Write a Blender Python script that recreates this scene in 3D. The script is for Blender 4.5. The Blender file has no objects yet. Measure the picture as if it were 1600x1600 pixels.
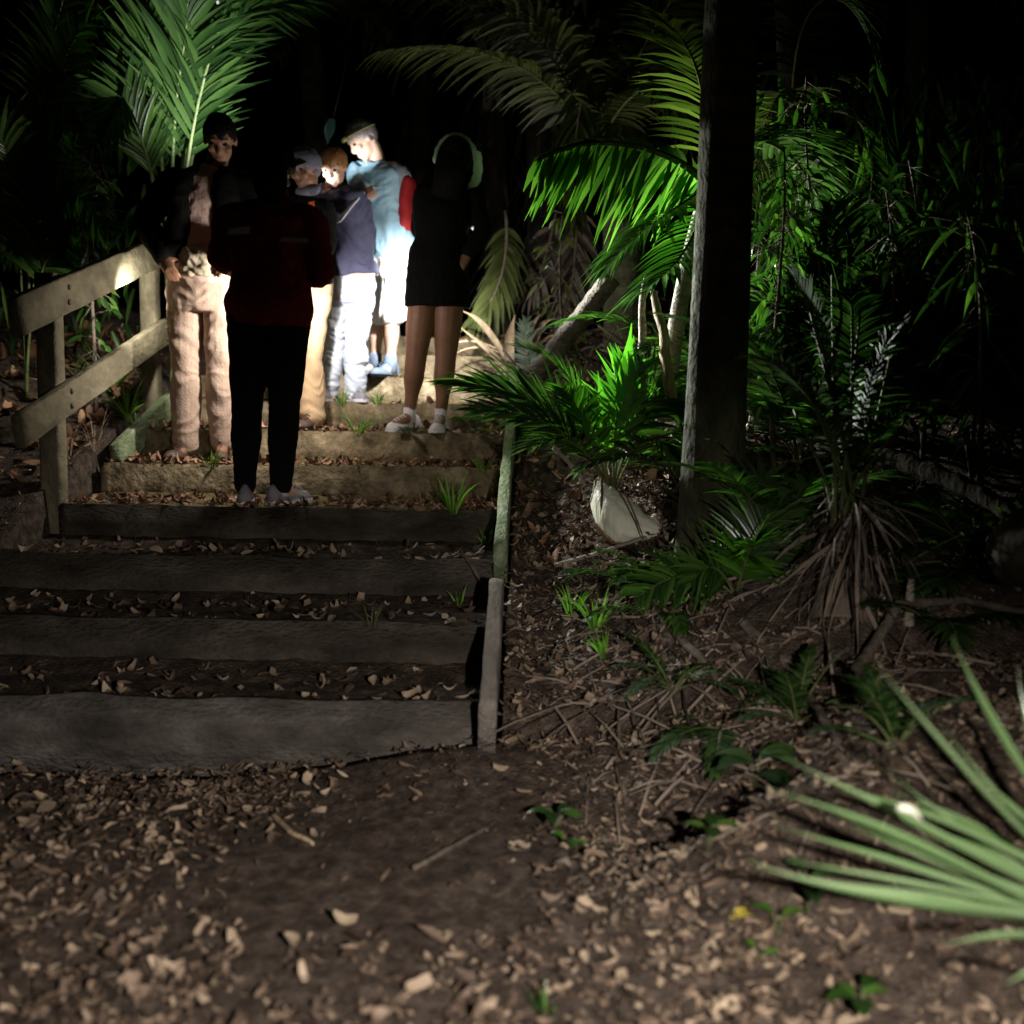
import bpy, bmesh, math, random
from mathutils import Vector, Matrix, noise, Quaternion
V = Vector
R = math.radians
rnd = random.Random(7)
sc = bpy.context.scene
col = sc.collection

# ------------------------------------------------------------------ camera
FPX, CX, CY = 1600.0, 800.0, 800.0
CAM = V((0, 0, 1.16))
PITCH, YAW, ROLL = 5.71, 1.07, 0.9
cd = bpy.data.cameras.new('camera')
cam = bpy.data.objects.new('camera', cd)
col.objects.link(cam)
sc.camera = cam
cam.location = CAM
cam.rotation_mode = 'QUATERNION'
QC = (Quaternion((0, 0, 1), R(YAW)) @ Quaternion((1, 0, 0), R(90 - PITCH)) @ Quaternion((0, 0, 1), R(ROLL)))
cam.rotation_quaternion = QC
cd.sensor_width = 36
cd.lens = 36 * FPX / 1600
cd.clip_start = 0.05
cd.clip_end = 200
cd.dof.use_dof = True
cd.dof.focus_distance = 4.6
cd.dof.aperture_fstop = 1.4

# ------------------------------------------------------------------ night sky
w = bpy.data.worlds.new('World')
sc.world = w
w.use_nodes = True
nt = w.node_tree
sky = nt.nodes.new('ShaderNodeTexSky')
sky.sky_type = 'NISHITA'
sky.sun_disc = False
sky.sun_elevation = R(-6)
sky.sun_rotation = R(200)
bg = nt.nodes['Background']
nt.links.new(sky.outputs[0], bg.inputs[0])
bg.inputs[1].default_value = 0.05

# ------------------------------------------------------------------ walkers' torches, plus added fill beams
def lamp(name, kind, loc, energy, color, radius, aim=None, cone=100, blend=1.0):
    l = bpy.data.lights.new(name, kind)
    l.energy = energy
    l.color = color
    l.shadow_soft_size = radius
    o = bpy.data.objects.new(name, l)
    o.location = loc
    if kind == 'SPOT':
        l.spot_size = R(cone)
        l.spot_blend = blend
        o.rotation_euler = (V(aim) - V(loc)).to_track_quat('-Z', 'Y').to_euler()
    col.objects.link(o)
    return o

T1 = V((-1.22, 5.355, 1.76))
T2 = V((-0.50, 6.25, 2.05))
T3 = V((-1.05, 5.70, 1.75))
T4 = V((-1.64, 5.95, 2.30))
T5 = V((-2.06, 5.48, 1.76))
lamp('torch_spill', 'SPOT', T1, 60, (1.0, 0.93, 0.84), 0.04, (-1.80, 5.75, 1.35), 165, 1.0)
lamp('torch_glow', 'POINT', T1, 10.5, (1.0, 0.94, 0.86), 0.04)
lamp('added_trunk_beam', 'SPOT', T3, 470, (0.96, 1.0, 0.92), 0.025, (0.62, 4.0, 1.30), 70, 1.0)  # extra beam from an invented spot, lights the big trunk's left edge
lamp('torch_beam', 'SPOT', T1, 120, (0.98, 0.97, 0.96), 0.025, (-0.88, 6.9, 1.62), 60, 1.0)
lamp('second_torch_spill', 'POINT', T2, 15, (1.0, 0.97, 0.90), 0.03)
lamp('second_torch_beam', 'SPOT', T2, 850, (0.95, 1.0, 0.95), 0.02, (0.70, 4.75, 1.95), 86, 1.0)
lamp('added_shorts_beam', 'SPOT', T2 + V((0, .05, .05)), 200, (0.97, 0.98, 0.98), 0.02, (-0.86, 7.0, 1.72), 100, 1.0)  # extra beam added beside the second torch for the shorts and upper steps
lamp('added_frond_beam', 'SPOT', T4, 85, (0.97, 1.0, 0.92), 0.03, (-2.2, 6.4, 3.6), 80, 1.0)  # invented source among the walkers, brightens the upper-left fronds
lamp('added_shirt_beam', 'SPOT', T4, 520, (0.90, 0.97, 1.0), 0.02, (-0.98, 7.0, 2.66), 34, 1.0)  # same invented source, added to brighten the light blue shirt
lamp('added_rail_beam', 'SPOT', T5, 50, (1.0, 0.96, 0.84), 0.03, (-2.42, 5.85, 1.70), 125, 1.0)  # invented source near the railing, brightens its rails and posts
# the photographer's phone light
lamp('phone_light', 'SPOT', (0.50, 0.0, 1.12), 520, (1.0, 0.92, 0.85), 0.03, (0.16, 1.10, 0.0), 104, 1.0)

sc.view_settings.view_transform = 'Standard'
sc.view_settings.look = 'None'
sc.view_settings.gamma = 1
sc.view_settings.exposure = 0
sc.view_settings.use_curve_mapping = False
try:
    sc.cycles.use_denoising = True
    sc.cycles.sample_clamp_indirect = 4
    sc.cycles.max_bounces = 5
except Exception:
    pass


# ------------------------------------------------------------------ helpers
def at(px, py, Y):
    """world point seen at photo pixel (px, py) at distance Y along the path"""
    d = QC @ V(((px - CX) / FPX, (CY - py) / FPX, -1.0))
    return CAM + d * (Y / d.y)


def ss(a, b, x):
    t = max(0.0, min(1.0, (x - a) / (b - a)))
    return t * t * (3 - 2 * t)


def lerp(a, b, t):
    return a + (b - a) * t


def fbm(p, s, o=3):
    return noise.fractal(V(p) * s, 1.0, 2.0, o)


class MB:
    def __init__(self):
        self.v, self.f, self.m = [], [], []

    def quad_strip(self, rows, mi=0, closed=False):
        b = len(self.v)
        n = len(rows[0])
        for r in rows:
            self.v.extend(r)
        for i in range(len(rows) - 1):
            for j in range(n if closed else n - 1):
                k = (j + 1) % n
                self.f.append((b + i * n + j, b + i * n + k, b + (i + 1) * n + k, b + (i + 1) * n + j))
                self.m.append(mi)
        return b

    def tube(self, pts, rad, n=8, mi=0, cap=True, ref=None):
        """rad: number or list of numbers / (a, b) pairs"""
        pts = [V(p) for p in pts]
        if not isinstance(rad, (list, tuple)):
            rad = [rad] * len(pts)
        rows = []
        prev = None
        for i, p in enumerate(pts):
            t = (pts[min(i + 1, len(pts) - 1)] - pts[max(i - 1, 0)])
            t = t.normalized() if t.length > 1e-9 else V((0, 0, 1))
            if ref is not None:
                side = (ref - t * ref.dot(t)).normalized()
            elif prev is None:
                a = V((0, 0, 1)) if abs(t.z) < 0.9 else V((1, 0, 0))
                side = t.cross(a).normalized()
            else:
                side = (prev - t * prev.dot(t)).normalized()
            prev = side
            oth = t.cross(side)
            r = rad[i]
            a, b = r if isinstance(r, (list, tuple)) else (r, r)
            rows.append([p + side * (a * math.cos(2 * math.pi * k / n)) + oth * (b * math.sin(2 * math.pi * k / n)) for k in range(n)])
        b = self.quad_strip(rows, mi, True)
        if cap:
            self.f.append(tuple(b + k for k in reversed(range(n))))
            self.m.append(mi)
            e = b + (len(rows) - 1) * n
            self.f.append(tuple(e + k for k in range(n)))
            self.m.append(mi)

    def ellipsoid(self, c, r, mat=None, nu=14, nv=9, mi=0):
        mat = mat or Matrix.Identity(3)
        rows = []
        for i in range(nv + 1):
            th = math.pi * (i / nv) * 0.998 + 0.003
            rows.append([V(c) + mat @ V((r[0] * math.sin(th) * math.cos(2 * math.pi * k / nu), r[1] * math.sin(th) * math.sin(2 * math.pi * k / nu), -r[2] * math.cos(th))) for k in range(nu)])
        b = self.quad_strip(rows, mi, True)
        self.f.append(tuple(b + k for k in reversed(range(nu))))
        self.m.append(mi)
        e = b + nv * nu
        self.f.append(tuple(e + k for k in range(nu)))
        self.m.append(mi)

    def box(self, lo, hi, mat=None, mi=0):
        mat = mat or Matrix.Identity(4)
        b = len(self.v)
        for x in (lo[0], hi[0]):
            for y in (lo[1], hi[1]):
                for z in (lo[2], hi[2]):
                    self.v.append(mat @ V((x, y, z)))
        for q in ((0, 1, 3, 2), (4, 6, 7, 5), (0, 4, 5, 1), (2, 3, 7, 6), (0, 2, 6, 4), (1, 5, 7, 3)):
            self.f.append(tuple(b + k for k in q))
            self.m.append(mi)

    def mesh(self, name):
        me = bpy.data.meshes.new(name)
        me.from_pydata([tuple(p) for p in self.v], [], self.f)
        me.polygons.foreach_set('material_index', self.m)
        me.update()
        return me

    def build(self, name, mats, parent=None, smooth=True):
        me = self.mesh(name)
        return link(name, me, mats, parent, smooth)


def link(name, me, mats, parent=None, smooth=True):
    if not isinstance(mats, (list, tuple)):
        mats = [mats]
    for m in mats:
        me.materials.append(m)
    if smooth:
        me.polygons.foreach_set('use_smooth', [True] * len(me.polygons))
    o = bpy.data.objects.new(name, me)
    col.objects.link(o)
    if parent:
        o.parent = parent
        o.matrix_parent_inverse = Matrix.Translation(-parent.location) if parent.type == 'EMPTY' else Matrix.Identity(4)
    return o


def tag(o, label=None, cat=None, group=None, kind=None):
    if label:
        o['label'] = label
    if cat:
        o['category'] = cat
    if group:
        o['group'] = group
    if kind:
        o['kind'] = kind
    return o


def thing(name, loc, label, cat, group=None):
    o = bpy.data.objects.new(name, None)
    o.empty_display_size = 0.1
    o.location = loc
    col.objects.link(o)
    return tag(o, label, cat, group)


def remeshed(mb, voxel, smooth_it=2):
    """union of overlapping closed shapes as one continuous skin"""
    me = mb.mesh('tmp')
    o = bpy.data.objects.new('tmp', me)
    col.objects.link(o)
    m = o.modifiers.new('r', 'REMESH')
    m.mode = 'VOXEL'
    m.voxel_size = voxel
    s = o.modifiers.new('s', 'SMOOTH')
    s.factor = 0.5
    s.iterations = smooth_it
    dg = bpy.context.evaluated_depsgraph_get()
    me2 = bpy.data.meshes.new_from_object(o.evaluated_get(dg))
    bpy.data.objects.remove(o)
    bpy.data.meshes.remove(me)
    return me2


# ------------------------------------------------------------------ materials
def mat(name, c1, c2=None, rough=0.8, scale=8.0, bump=0.0, bscale=40.0, spec=0.3, stretch=(1, 1, 1), island=False, c3=None, coat=0.0, sheen=0.0, pos=(0.32, 0.52, 0.68)):
    m = bpy.data.materials.new(name)
    m.use_nodes = True
    N, L = m.node_tree.nodes, m.node_tree.links
    p = N['Principled BSDF']
    p.inputs['Roughness'].default_value = rough
    p.inputs['Specular IOR Level'].default_value = spec
    if sheen:
        p.inputs['Sheen Weight'].default_value = sheen
    tc = N.new('ShaderNodeTexCoord')
    mp = N.new('ShaderNodeMapping')
    mp.inputs['Scale'].default_value = stretch
    L.new(tc.outputs['Object'], mp.inputs['Vector'])
    if c2 is None:
        c2 = tuple(x * 0.8 for x in c1)
    nz = N.new('ShaderNodeTexNoise')
    nz.inputs['Scale'].default_value = scale
    nz.inputs['Detail'].default_value = 6
    nz.inputs['Roughness'].default_value = 0.65
    L.new(mp.outputs[0], nz.inputs['Vector'])
    cr = N.new('ShaderNodeValToRGB')
    cr.color_ramp.elements[0].position = pos[0]
    cr.color_ramp.elements[1].position = pos[2]
    cr.color_ramp.elements[0].color = (*c1, 1)
    cr.color_ramp.elements[1].color = (*c2, 1)
    if c3:
        e = cr.color_ramp.elements.new(pos[1])
        e.color = (*c3, 1)
    if island:
        geo = N.new('ShaderNodeNewGeometry')
        ad = N.new('ShaderNodeMath')
        ad.operation = 'MULTIPLY_ADD'
        ad.inputs[1].default_value = 0.75
        L.new(geo.outputs['Random Per Island'], ad.inputs[0])
        sb = N.new('ShaderNodeMath')
        sb.operation = 'MULTIPLY_ADD'
        sb.inputs[1].default_value = 0.4
        sb.inputs[2].default_value = -0.07
        L.new(nz.outputs['Fac'], sb.inputs[0])
        L.new(sb.outputs[0], ad.inputs[2])
        L.new(ad.outputs[0], cr.inputs['Fac'])
    else:
        L.new(nz.outputs['Fac'], cr.inputs['Fac'])
    L.new(cr.outputs[0], p.inputs['Base Color'])
    if bump:
        n2 = N.new('ShaderNodeTexNoise')
        n2.inputs['Scale'].default_value = bscale
        n2.inputs['Detail'].default_value = 5
        L.new(mp.outputs[0], n2.inputs['Vector'])
        b = N.new('ShaderNodeBump')
        b.inputs['Strength'].default_value = bump
        b.inputs['Distance'].default_value = 0.02
        L.new(n2.outputs['Fac'], b.inputs['Height'])
        L.new(b.outputs[0], p.inputs['Normal'])
    return m


def leafmat(name, c1, c2, c3=None, rough=0.34, trans=0.35, spec=0.5, tint=(0.9, 1.3, 0.5)):
    m = mat(name, c1, c2, rough, 5, 0, 40, spec, island=True, c3=c3)
    N, L = m.node_tree.nodes, m.node_tree.links
    p = N['Principled BSDF']
    src = p.inputs['Base Color'].links[0].from_socket
    mul = N.new('ShaderNodeMix')
    mul.data_type = 'RGBA'
    mul.blend_type = 'MULTIPLY'
    mul.inputs[0].default_value = 1
    mul.inputs[7].default_value = (*tint, 1)
    L.new(src, mul.inputs[6])
    tr = N.new('ShaderNodeBsdfTranslucent')
    L.new(mul.outputs[2], tr.inputs[0])
    mx = N.new('ShaderNodeMixShader')
    mx.inputs[0].default_value = trans
    L.new(p.outputs[0], mx.inputs[1])
    L.new(tr.outputs[0], mx.inputs[2])
    L.new(mx.outputs[0], N['Material Output'].inputs['Surface'])
    return m


M = {}
M['soil'] = mat('soil', (0.032, 0.023, 0.018), (0.15, 0.113, 0.088), 0.95, 22, 1.0, 110, 0.08, c3=(0.08, 0.06, 0.047))
M['tread'] = mat('tread_soil', (0.07, 0.045, 0.025), (0.20, 0.145, 0.075), 0.95, 12, 0.9, 45, 0.2, c3=(0.12, 0.10, 0.04))
M['lowriser'] = mat('dark_brown_riser', (0.022, 0.018, 0.013), (0.11, 0.092, 0.072), 0.95, 3.2, 0.9, 38, 0.12, (1, 1, 2.2), c3=(0.055, 0.046, 0.036))  # darker, browner copy of the grey riser
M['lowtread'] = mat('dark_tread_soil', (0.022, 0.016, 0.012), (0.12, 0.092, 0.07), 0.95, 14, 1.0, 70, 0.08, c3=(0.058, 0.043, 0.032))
M['riser'] = mat('mossy_riser', (0.06, 0.045, 0.025), (0.34, 0.27, 0.18), 0.92, 9, 1.0, 35, 0.2, c3=(0.19, 0.145, 0.085))
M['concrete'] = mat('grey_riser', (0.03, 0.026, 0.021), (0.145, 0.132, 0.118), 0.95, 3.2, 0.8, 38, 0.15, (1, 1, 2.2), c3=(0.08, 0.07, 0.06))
M['board'] = mat('mossy_board', (0.09, 0.13, 0.06), (0.34, 0.37, 0.28), 0.85, 14, 0.7, 60, 0.25, (1, .35, 1), c3=(0.2, 0.24, 0.13))
M['oldboard'] = mat('weathered_board', (0.13, 0.11, 0.09), (0.26, 0.23, 0.20), 0.88, 10, 0.6, 60, 0.25, (1, .3, 1))
M['rail'] = mat('railing_timber', (0.085, 0.072, 0.048), (0.29, 0.245, 0.17), 0.85, 7, 0.6, 40, 0.2, (1, .35, .6), c3=(0.19, 0.165, 0.105))
M['litter'] = mat('dead_leaf', (0.022, 0.014, 0.010), (0.38, 0.29, 0.20), 0.6, 30, 0.3, 90, 0.4, island=True, c3=(0.15, 0.10, 0.068), pos=(0.08, 0.5, 0.9))
M['litter2'] = mat('rusty_leaf', (0.04, 0.02, 0.012), (0.46, 0.27, 0.16), 0.55, 30, 0.3, 90, 0.35, island=True, c3=(0.19, 0.095, 0.05), pos=(0.15, 0.55, 0.92))
M['dry'] = mat('dry_leaf', (0.22, 0.15, 0.09), (0.58, 0.46, 0.32), 0.55, 22, 0.4, 70, 0.4, (1, 1, .3), c3=(0.4, 0.3, 0.19))
M['twig'] = mat('twig_bark', (0.05, 0.038, 0.028), (0.16, 0.13, 0.10), 0.9, 18, 0.7, 60, 0.2)
M['palebark'] = mat('pale_bark', (0.16, 0.13, 0.10), (0.42, 0.38, 0.31), 0.85, 12, 0.8, 50, 0.25, (1, 1, 2))
M['husk'] = mat('pale_husk', (0.55, 0.54, 0.42), (0.82, 0.80, 0.68), 0.6, 10, 0.5, 50, 0.35, (1, 1, .25))
M['fibre'] = mat('dead_fibre', (0.03, 0.022, 0.017), (0.24, 0.19, 0.15), 0.85, 20, 0.4, 60, 0.2, island=True)
M['leaf'] = leafmat('palm_leaf', (0.020, 0.050, 0.010), (0.085, 0.17, 0.032), (0.042, 0.105, 0.018), 0.24, 0.35, 0.6)
M['farbark'] = mat('dark_shaggy_bark', (0.012, 0.010, 0.007), (0.085, 0.07, 0.048), 0.95, 9, 1.0, 30, 0.1, (1, 1, .4), c3=(0.03, 0.026, 0.018))
M['midbark'] = mat('olive_ringed_bark', (0.05, 0.05, 0.03), (0.17, 0.165, 0.10), 0.9, 9, 0.8, 40, 0.15, (1, 1, 1.5), c3=(0.10, 0.10, 0.06))
M['topleaf'] = leafmat('tall_frond_leaf', (0.026, 0.07, 0.018), (0.11, 0.22, 0.055), (0.058, 0.14, 0.032), 0.3, 0.4, 0.55, tint=(1, 1.2, .6))
M['brightleaf'] = leafmat('bright_leaf', (0.035, 0.12, 0.01), (0.11, 0.27, 0.03), (0.06, 0.19, 0.018), 0.36, 0.45)
M['darkleaf'] = leafmat('dark_leaf', (0.012, 0.032, 0.008), (0.05, 0.095, 0.024), (0.026, 0.058, 0.014), 0.55, 0.2, 0.12)  # darker palm leaf: shade of thicket and backlit fronds put into the colour
M['olive'] = leafmat('olive_leaf', (0.04, 0.055, 0.012), (0.13, 0.15, 0.04), None, 0.45, 0.35)
M['rachis'] = mat('leaf_stalk', (0.05, 0.07, 0.02), (0.13, 0.15, 0.06), 0.65, 20, 0.2, 60, 0.2)
M['palerachis'] = mat('pale_leaf_stalk', (0.24, 0.34, 0.13), (0.42, 0.5, 0.25), 0.45, 20, 0.2, 60, 0.4)
M['flax'] = leafmat('strap_leaf', (0.028, 0.085, 0.012), (0.42, 0.50, 0.34), (0.08, 0.17, 0.04), 0.26, 0.2, 0.6)  # pale stripes along the blades paint in their silvery highlights
N_, L_ = M['flax'].node_tree.nodes, M['flax'].node_tree.links
_mp = [n for n in N_ if n.type == 'MAPPING'][0]
_tc = [n for n in N_ if n.type == 'TEX_COORD'][0]
L_.new(_tc.outputs['UV'], _mp.inputs['Vector'])
_mp.inputs['Scale'].default_value = (1.1, 0.10, 1)
M['grass'] = leafmat('grass_blade', (0.07, 0.17, 0.015), (0.20, 0.36, 0.05), None, 0.5, 0.45)
M['yellow'] = leafmat('yellow_leaf', (0.5, 0.42, 0.03), (0.75, 0.62, 0.08), None, 0.5, 0.35, tint=(1, 1, .5))
M['logbark'] = mat('log_bark', (0.06, 0.05, 0.04), (0.2, 0.17, 0.14), 0.9, 14, 0.8, 50, 0.2, (1, 1, 2))
M['bolt'] = mat('rusty_bolt', (0.05, 0.035, 0.025), (0.16, 0.11, 0.08), 0.6, 40)
M['trunk'] = None


def trunk_mat():
    m = mat('ringed_palm_bark', (0.026, 0.028, 0.013), (0.11, 0.105, 0.055), 0.85, 7, 0.9, 45, 0.2, (1, 1, .6), c3=(0.065, 0.066, 0.038))
    N, L = m.node_tree.nodes, m.node_tree.links
    p = N['Principled BSDF']
    tc = N.new('ShaderNodeTexCoord')
    wv = N.new('ShaderNodeTexWave')
    wv.bands_direction = 'Z'
    wv.inputs['Scale'].default_value = 3.2
    wv.inputs['Distortion'].default_value = 1.2
    wv.inputs['Detail'].default_value = 2
    L.new(tc.outputs['Object'], wv.inputs['Vector'])
    b = N.new('ShaderNodeBump')
    b.inputs['Strength'].default_value = 0.35
    b.inputs['Distance'].default_value = 0.02
    L.new(wv.outputs['Fac'], b.inputs['Height'])
    old = p.inputs['Normal'].links[0].from_socket
    L.new(old, b.inputs['Normal'])
    L.new(b.outputs[0], p.inputs['Normal'])
    return m


M['trunk'] = trunk_mat()

# ------------------------------------------------------------------ terrain
Y1, TD, RS = 3.338, 0.5, 0.17
SX0, SX1 = -2.27, -0.157


def base(y):
    if y < Y1:
        return -0.03 * max(0.0, min(1.0, (Y1 - y)))
    z = min(y - Y1 + 0.5, 4.75) * 0.34
    z += max(0.0, y - Y1 - 4.25) * 0.05
    return z * ss(-0.5, 0.35, y - Y1)


def ground(x, y):
    z = base(y)
    if SX0 - 0.03 < x < SX1 + 0.05 and Y1 - 0.03 < y < Y1 + 9 * TD:
        return z - 0.45
    if x > SX1:
        b = 0.36 * ss(0.12, 1.15, x) * ss(1.7, 2.7, y) + 0.10 * ss(1.1, 4.0, x)
        b -= 0.10 * ss(0.45, 0.75, x) * (1 - ss(1.8, 2.5, y))
        z += b + 0.03 * fbm((x, y, 0), 2.2)
        z -= 0.08 * ss(-0.1, 0.06, x) * (1 - ss(0.06, 0.3, x)) * ss(3.4, 3.8, y)
        z += 0.018 * fbm((x, y, 3), 9.0)
        z += 0.09 * math.exp(-((x - .62) ** 2) / .05 - ((y - 2.42) ** 2) / .015) - 0.14 * math.exp(-((x - .50) ** 2) / .06 - ((y - 2.74) ** 2) / .03)  # mound shaped to throw shade into the hollow behind it
        z += 0.05 * math.exp(-((x - 1.0) ** 2) / .04 - ((y - 2.75) ** 2) / .02) - 0.07 * math.exp(-((x - 1.05) ** 2) / .06 - ((y - 3.0) ** 2) / .02)
    elif x < SX0:
        d = SX0 - x
        z += 0.05 + 0.38 * ss(0.1, 2.5, d) + 0.05 * fbm((x, y, 0), 1.7)
    if y < Y1 + 0.02:
        k = ss(0.05, -0.9, y - Y1) if False else 1.0
        z += 0.02 * fbm((x, y, 1), 1.8) * k + 0.006 * fbm((x, y, 5), 14)
        z -= 0.075 * ss(-0.35, -1.1, x) * math.exp(-((y - Y1) / .55) ** 2)
        # soil pushed against the right end of the lowest riser
        z += 0.075 * math.exp(-((x + 0.05) ** 2) / 0.16 - ((y - 3.25) ** 2) / 0.07)
    return z


def surf(x, y):
    """where leaves come to rest: a tread or the ground"""
    if SX0 < x < SX1 and Y1 < y < Y1 + 10 * TD:
        k = int((y - Y1) / TD) + 1
        return RS * min(k, 10) - 0.012 + (0.05 * ss(0.12, 0.0, 0.5 - ((y - Y1) % TD)) if k < 10 else 0)
    return ground(x, y)


def hit(px, py):
    """the ground point seen at a photo pixel"""
    d = QC @ V(((px - CX) / FPX, (CY - py) / FPX, -1.0))
    t = 0.5
    while t < 14:
        p = CAM + d * t
        if p.z < surf(p.x, p.y):
            return V((p.x, p.y, surf(p.x, p.y)))
        t += 0.01
    return CAM + d * 8


def build_ground():
    xs, ys = [], []
    x = -9.0
    while x < 9:
        xs.append(x)
        x += 0.045 if -2.6 < x < 2.4 else 0.2
    y = -3.0
    while y < 16:
        ys.append(y)
        y += 0.045 if 1.2 < y < 6 else 0.15
    mb = MB()
    mb.quad_strip([[V((x, y, ground(x, y))) for x in xs] for y in ys])
    tag(mb.build('ground', M['soil']), kind='structure')


build_ground()

# ------------------------------------------------------------------ the stairway
ORD = ['lowest grey step at the foot of the stairway, above the leaf litter',
       'second grey step up from the leaf-strewn ground',
       'third grey step up from the ground, below the figure in the maroon top',
       'dark step whose edge the figure in the maroon top stands on',
       'dark step just above the one the figure in the maroon top stands on',
       'mossy brown step on which the bare-legged figure in the black dress stands',
       'mossy step on which the figure in pale silvery jeans stands',
       'pale mossy step under the dark shoes of the man in light shorts',
       'pale step second from the top of the stairway',
       'topmost pale step where the stairway reaches the flat path']


def rough_box(lo, hi, seg, amp, sd):
    bm = bmesh.new()
    bmesh.ops.create_cube(bm, size=1)
    for v in bm.verts:
        v.co = V([lerp(lo[i], hi[i], v.co[i] + 0.5) for i in range(3)])
    bmesh.ops.bevel(bm, geom=bm.edges[:], offset=0.012, segments=2, affect='EDGES')
    long = [e for e in bm.edges if e.calc_length() > 0.5]
    bmesh.ops.subdivide_edges(bm, edges=long, cuts=seg, use_grid_fill=True)
    bm.normal_update()
    for v in bm.verts:
        v.co += V((0.2, 1, 1)) * amp * fbm(v.co + V((sd, 0, 0)), 3.0)
    me = bpy.data.meshes.new('m')
    bm.to_mesh(me)
    bm.free()
    return me


for k in range(1, 11):
    y = Y1 + (k - 1) * TD
    x0 = SX0 - (0.35 if k <= 3 else 0)
    st = thing('stair_step', (-1.1, y, RS * (k - 1)), ORD[k - 1], 'step', 'steps of the forest stairway')
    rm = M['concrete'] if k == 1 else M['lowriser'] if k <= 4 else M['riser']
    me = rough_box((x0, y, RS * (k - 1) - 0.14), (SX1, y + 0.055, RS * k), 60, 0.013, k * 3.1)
    link('riser', me, rm, st)
    mb = MB()
    rows = []
    nY = 14
    yb = y + TD + (4.5 if k == 10 else 0.01)
    nY = 60 if k == 10 else 14
    for j in range(nY + 1):
        yy = lerp(y + 0.045, yb, j / nY)
        rows.append([V((xx, yy, RS * k - 0.016 + 0.035 * ss(0.2, 0.0, yb - yy) * (k < 10) + 0.012 * fbm((xx, yy, k), 6) + 0.006 * fbm((xx, yy, k), 20)))
                     for xx in [lerp(x0 + 0.004, SX1 - 0.004, i / 60) for i in range(61)]])
    mb.quad_strip(rows)
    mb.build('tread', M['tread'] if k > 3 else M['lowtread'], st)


def plank(a, b, wid, thick, up=V((0, 0, 1)), n=14, amp=0.003, sd=0.0):
    """a sawn board from a to b: width along 'up', thickness sideways"""
    a, b = V(a), V(b)
    t = (b - a).normalized()
    u = (up - t * up.dot(t)).normalized()
    s = t.cross(u)
    mb = MB()
    rows = []
    bev = min(wid, thick) * 0.16
    prof = []
    for sx, sy in ((1, 1), (-1, 1), (-1, -1), (1, -1)):
        cx, cy = sx * (thick / 2 - bev), sy * (wid / 2 - bev)
        for q in ((0, 1, 2) if sx * sy > 0 else (2, 1, 0)):
            an = math.pi / 4 * q
            prof.append((cx + sx * bev * math.cos(an), cy + sy * bev * math.sin(an)))
    for i in range(n + 1):
        p = a.lerp(b, i / n)
        rows.append([p + s * x * (1 + 0.0) + u * y + (s * fbm(p + u * y * 4 + V((sd, 0, x * 9)), 5) + u * fbm(p + V((0, sd, x * 5)), 4)) * amp for x, y in prof])
    bi = mb.quad_strip(rows, 0, True)
    m = len(prof)
    mb.f.append(tuple(bi + k for k in reversed(range(m))))
    mb.m.append(0)
    e = bi + n * m
    mb.f.append(tuple(e + k for k in range(m)))
    mb.m.append(0)
    return mb


# edging boards along the right of the steps
def zline(y):
    return RS + (y - Y1) * 0.34


e1 = plank((SX1 + 0.03, 4.30, zline(4.30) + 0.0), (SX1 + 0.035, 6.75, zline(6.75) + 0.02), 0.20, 0.055, amp=0.006, sd=1, n=30).build('edging_board', M['board'])
tag(e1, 'upper mossy green edging board along the right side of the steps', 'edging board', 'edging boards beside the steps')
e2 = plank((SX1 + 0.028, 3.20, zline(3.20) - 0.0), (SX1 + 0.03, 3.98, zline(3.98) + 0.01), 0.22, 0.055, amp=0.006, sd=5, n=20).build('edging_board', M['oldboard'])
tag(e2, 'lower weathered grey edging board beside the lowest two steps', 'edging board', 'edging boards beside the steps')

# ------------------------------------------------------------------ railing on the left
rl = thing('wooden_railing', (SX0 - 0.05, 5.4, 0.8), 'weathered timber railing with two sloping rails on the left of the steps', 'railing')
RX = SX0 - 0.04


def rz(px, py, Y):
    p = at(px, py, Y)
    return V((RX, Y, p.z))


pa, pb = 4.90, 6.20
for Y, zt, zb in ((pa, at(70, 428, pa).z, 0.45), (pb, at(235, 358, pb).z, 0.9)):
    plank((RX, Y, zb), (RX, Y, zt), 0.10, 0.10, up=V((0, 1, 0)), amp=0.004, sd=Y).build('post', M['rail'], rl)
A, B = at(70, 460, pa), at(235, 390, pb)
dz = (B.z - A.z) / (pb - pa)
zt0 = A.z


def rail_at(Y, off):
    return V((RX + 0.075, Y, zt0 + dz * (Y - pa) + off))


plank(rail_at(4.42, 0), rail_at(6.27, 0), 0.17, 0.045, amp=0.004, sd=2, n=30).build('top_rail', M['rail'], rl)
plank(rail_at(4.42, -0.49), rail_at(6.27, -0.49), 0.15, 0.045, amp=0.004, sd=8, n=30).build('middle_rail', M['rail'], rl)
for Yb in (pa, pb):
    for off in (0.035, -0.035, -0.455, -0.525):
        mb = MB()
        q = rail_at(Yb, off) + V((.022, 0, 0))
        mb.tube([q, q + V((.004, 0, 0)), q + V((.009, 0, 0))], [.014, .014, .008], 10)
        mb.build('bolt', M['bolt'], rl)
plank((RX + 0.075, 5.45, zline(5.45) - 0.02), (RX + 0.075, 6.3, zline(6.3) - 0.02), 0.15, 0.05, amp=0.005, sd=12, n=30).build('bottom_board', M['board'], rl)


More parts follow.
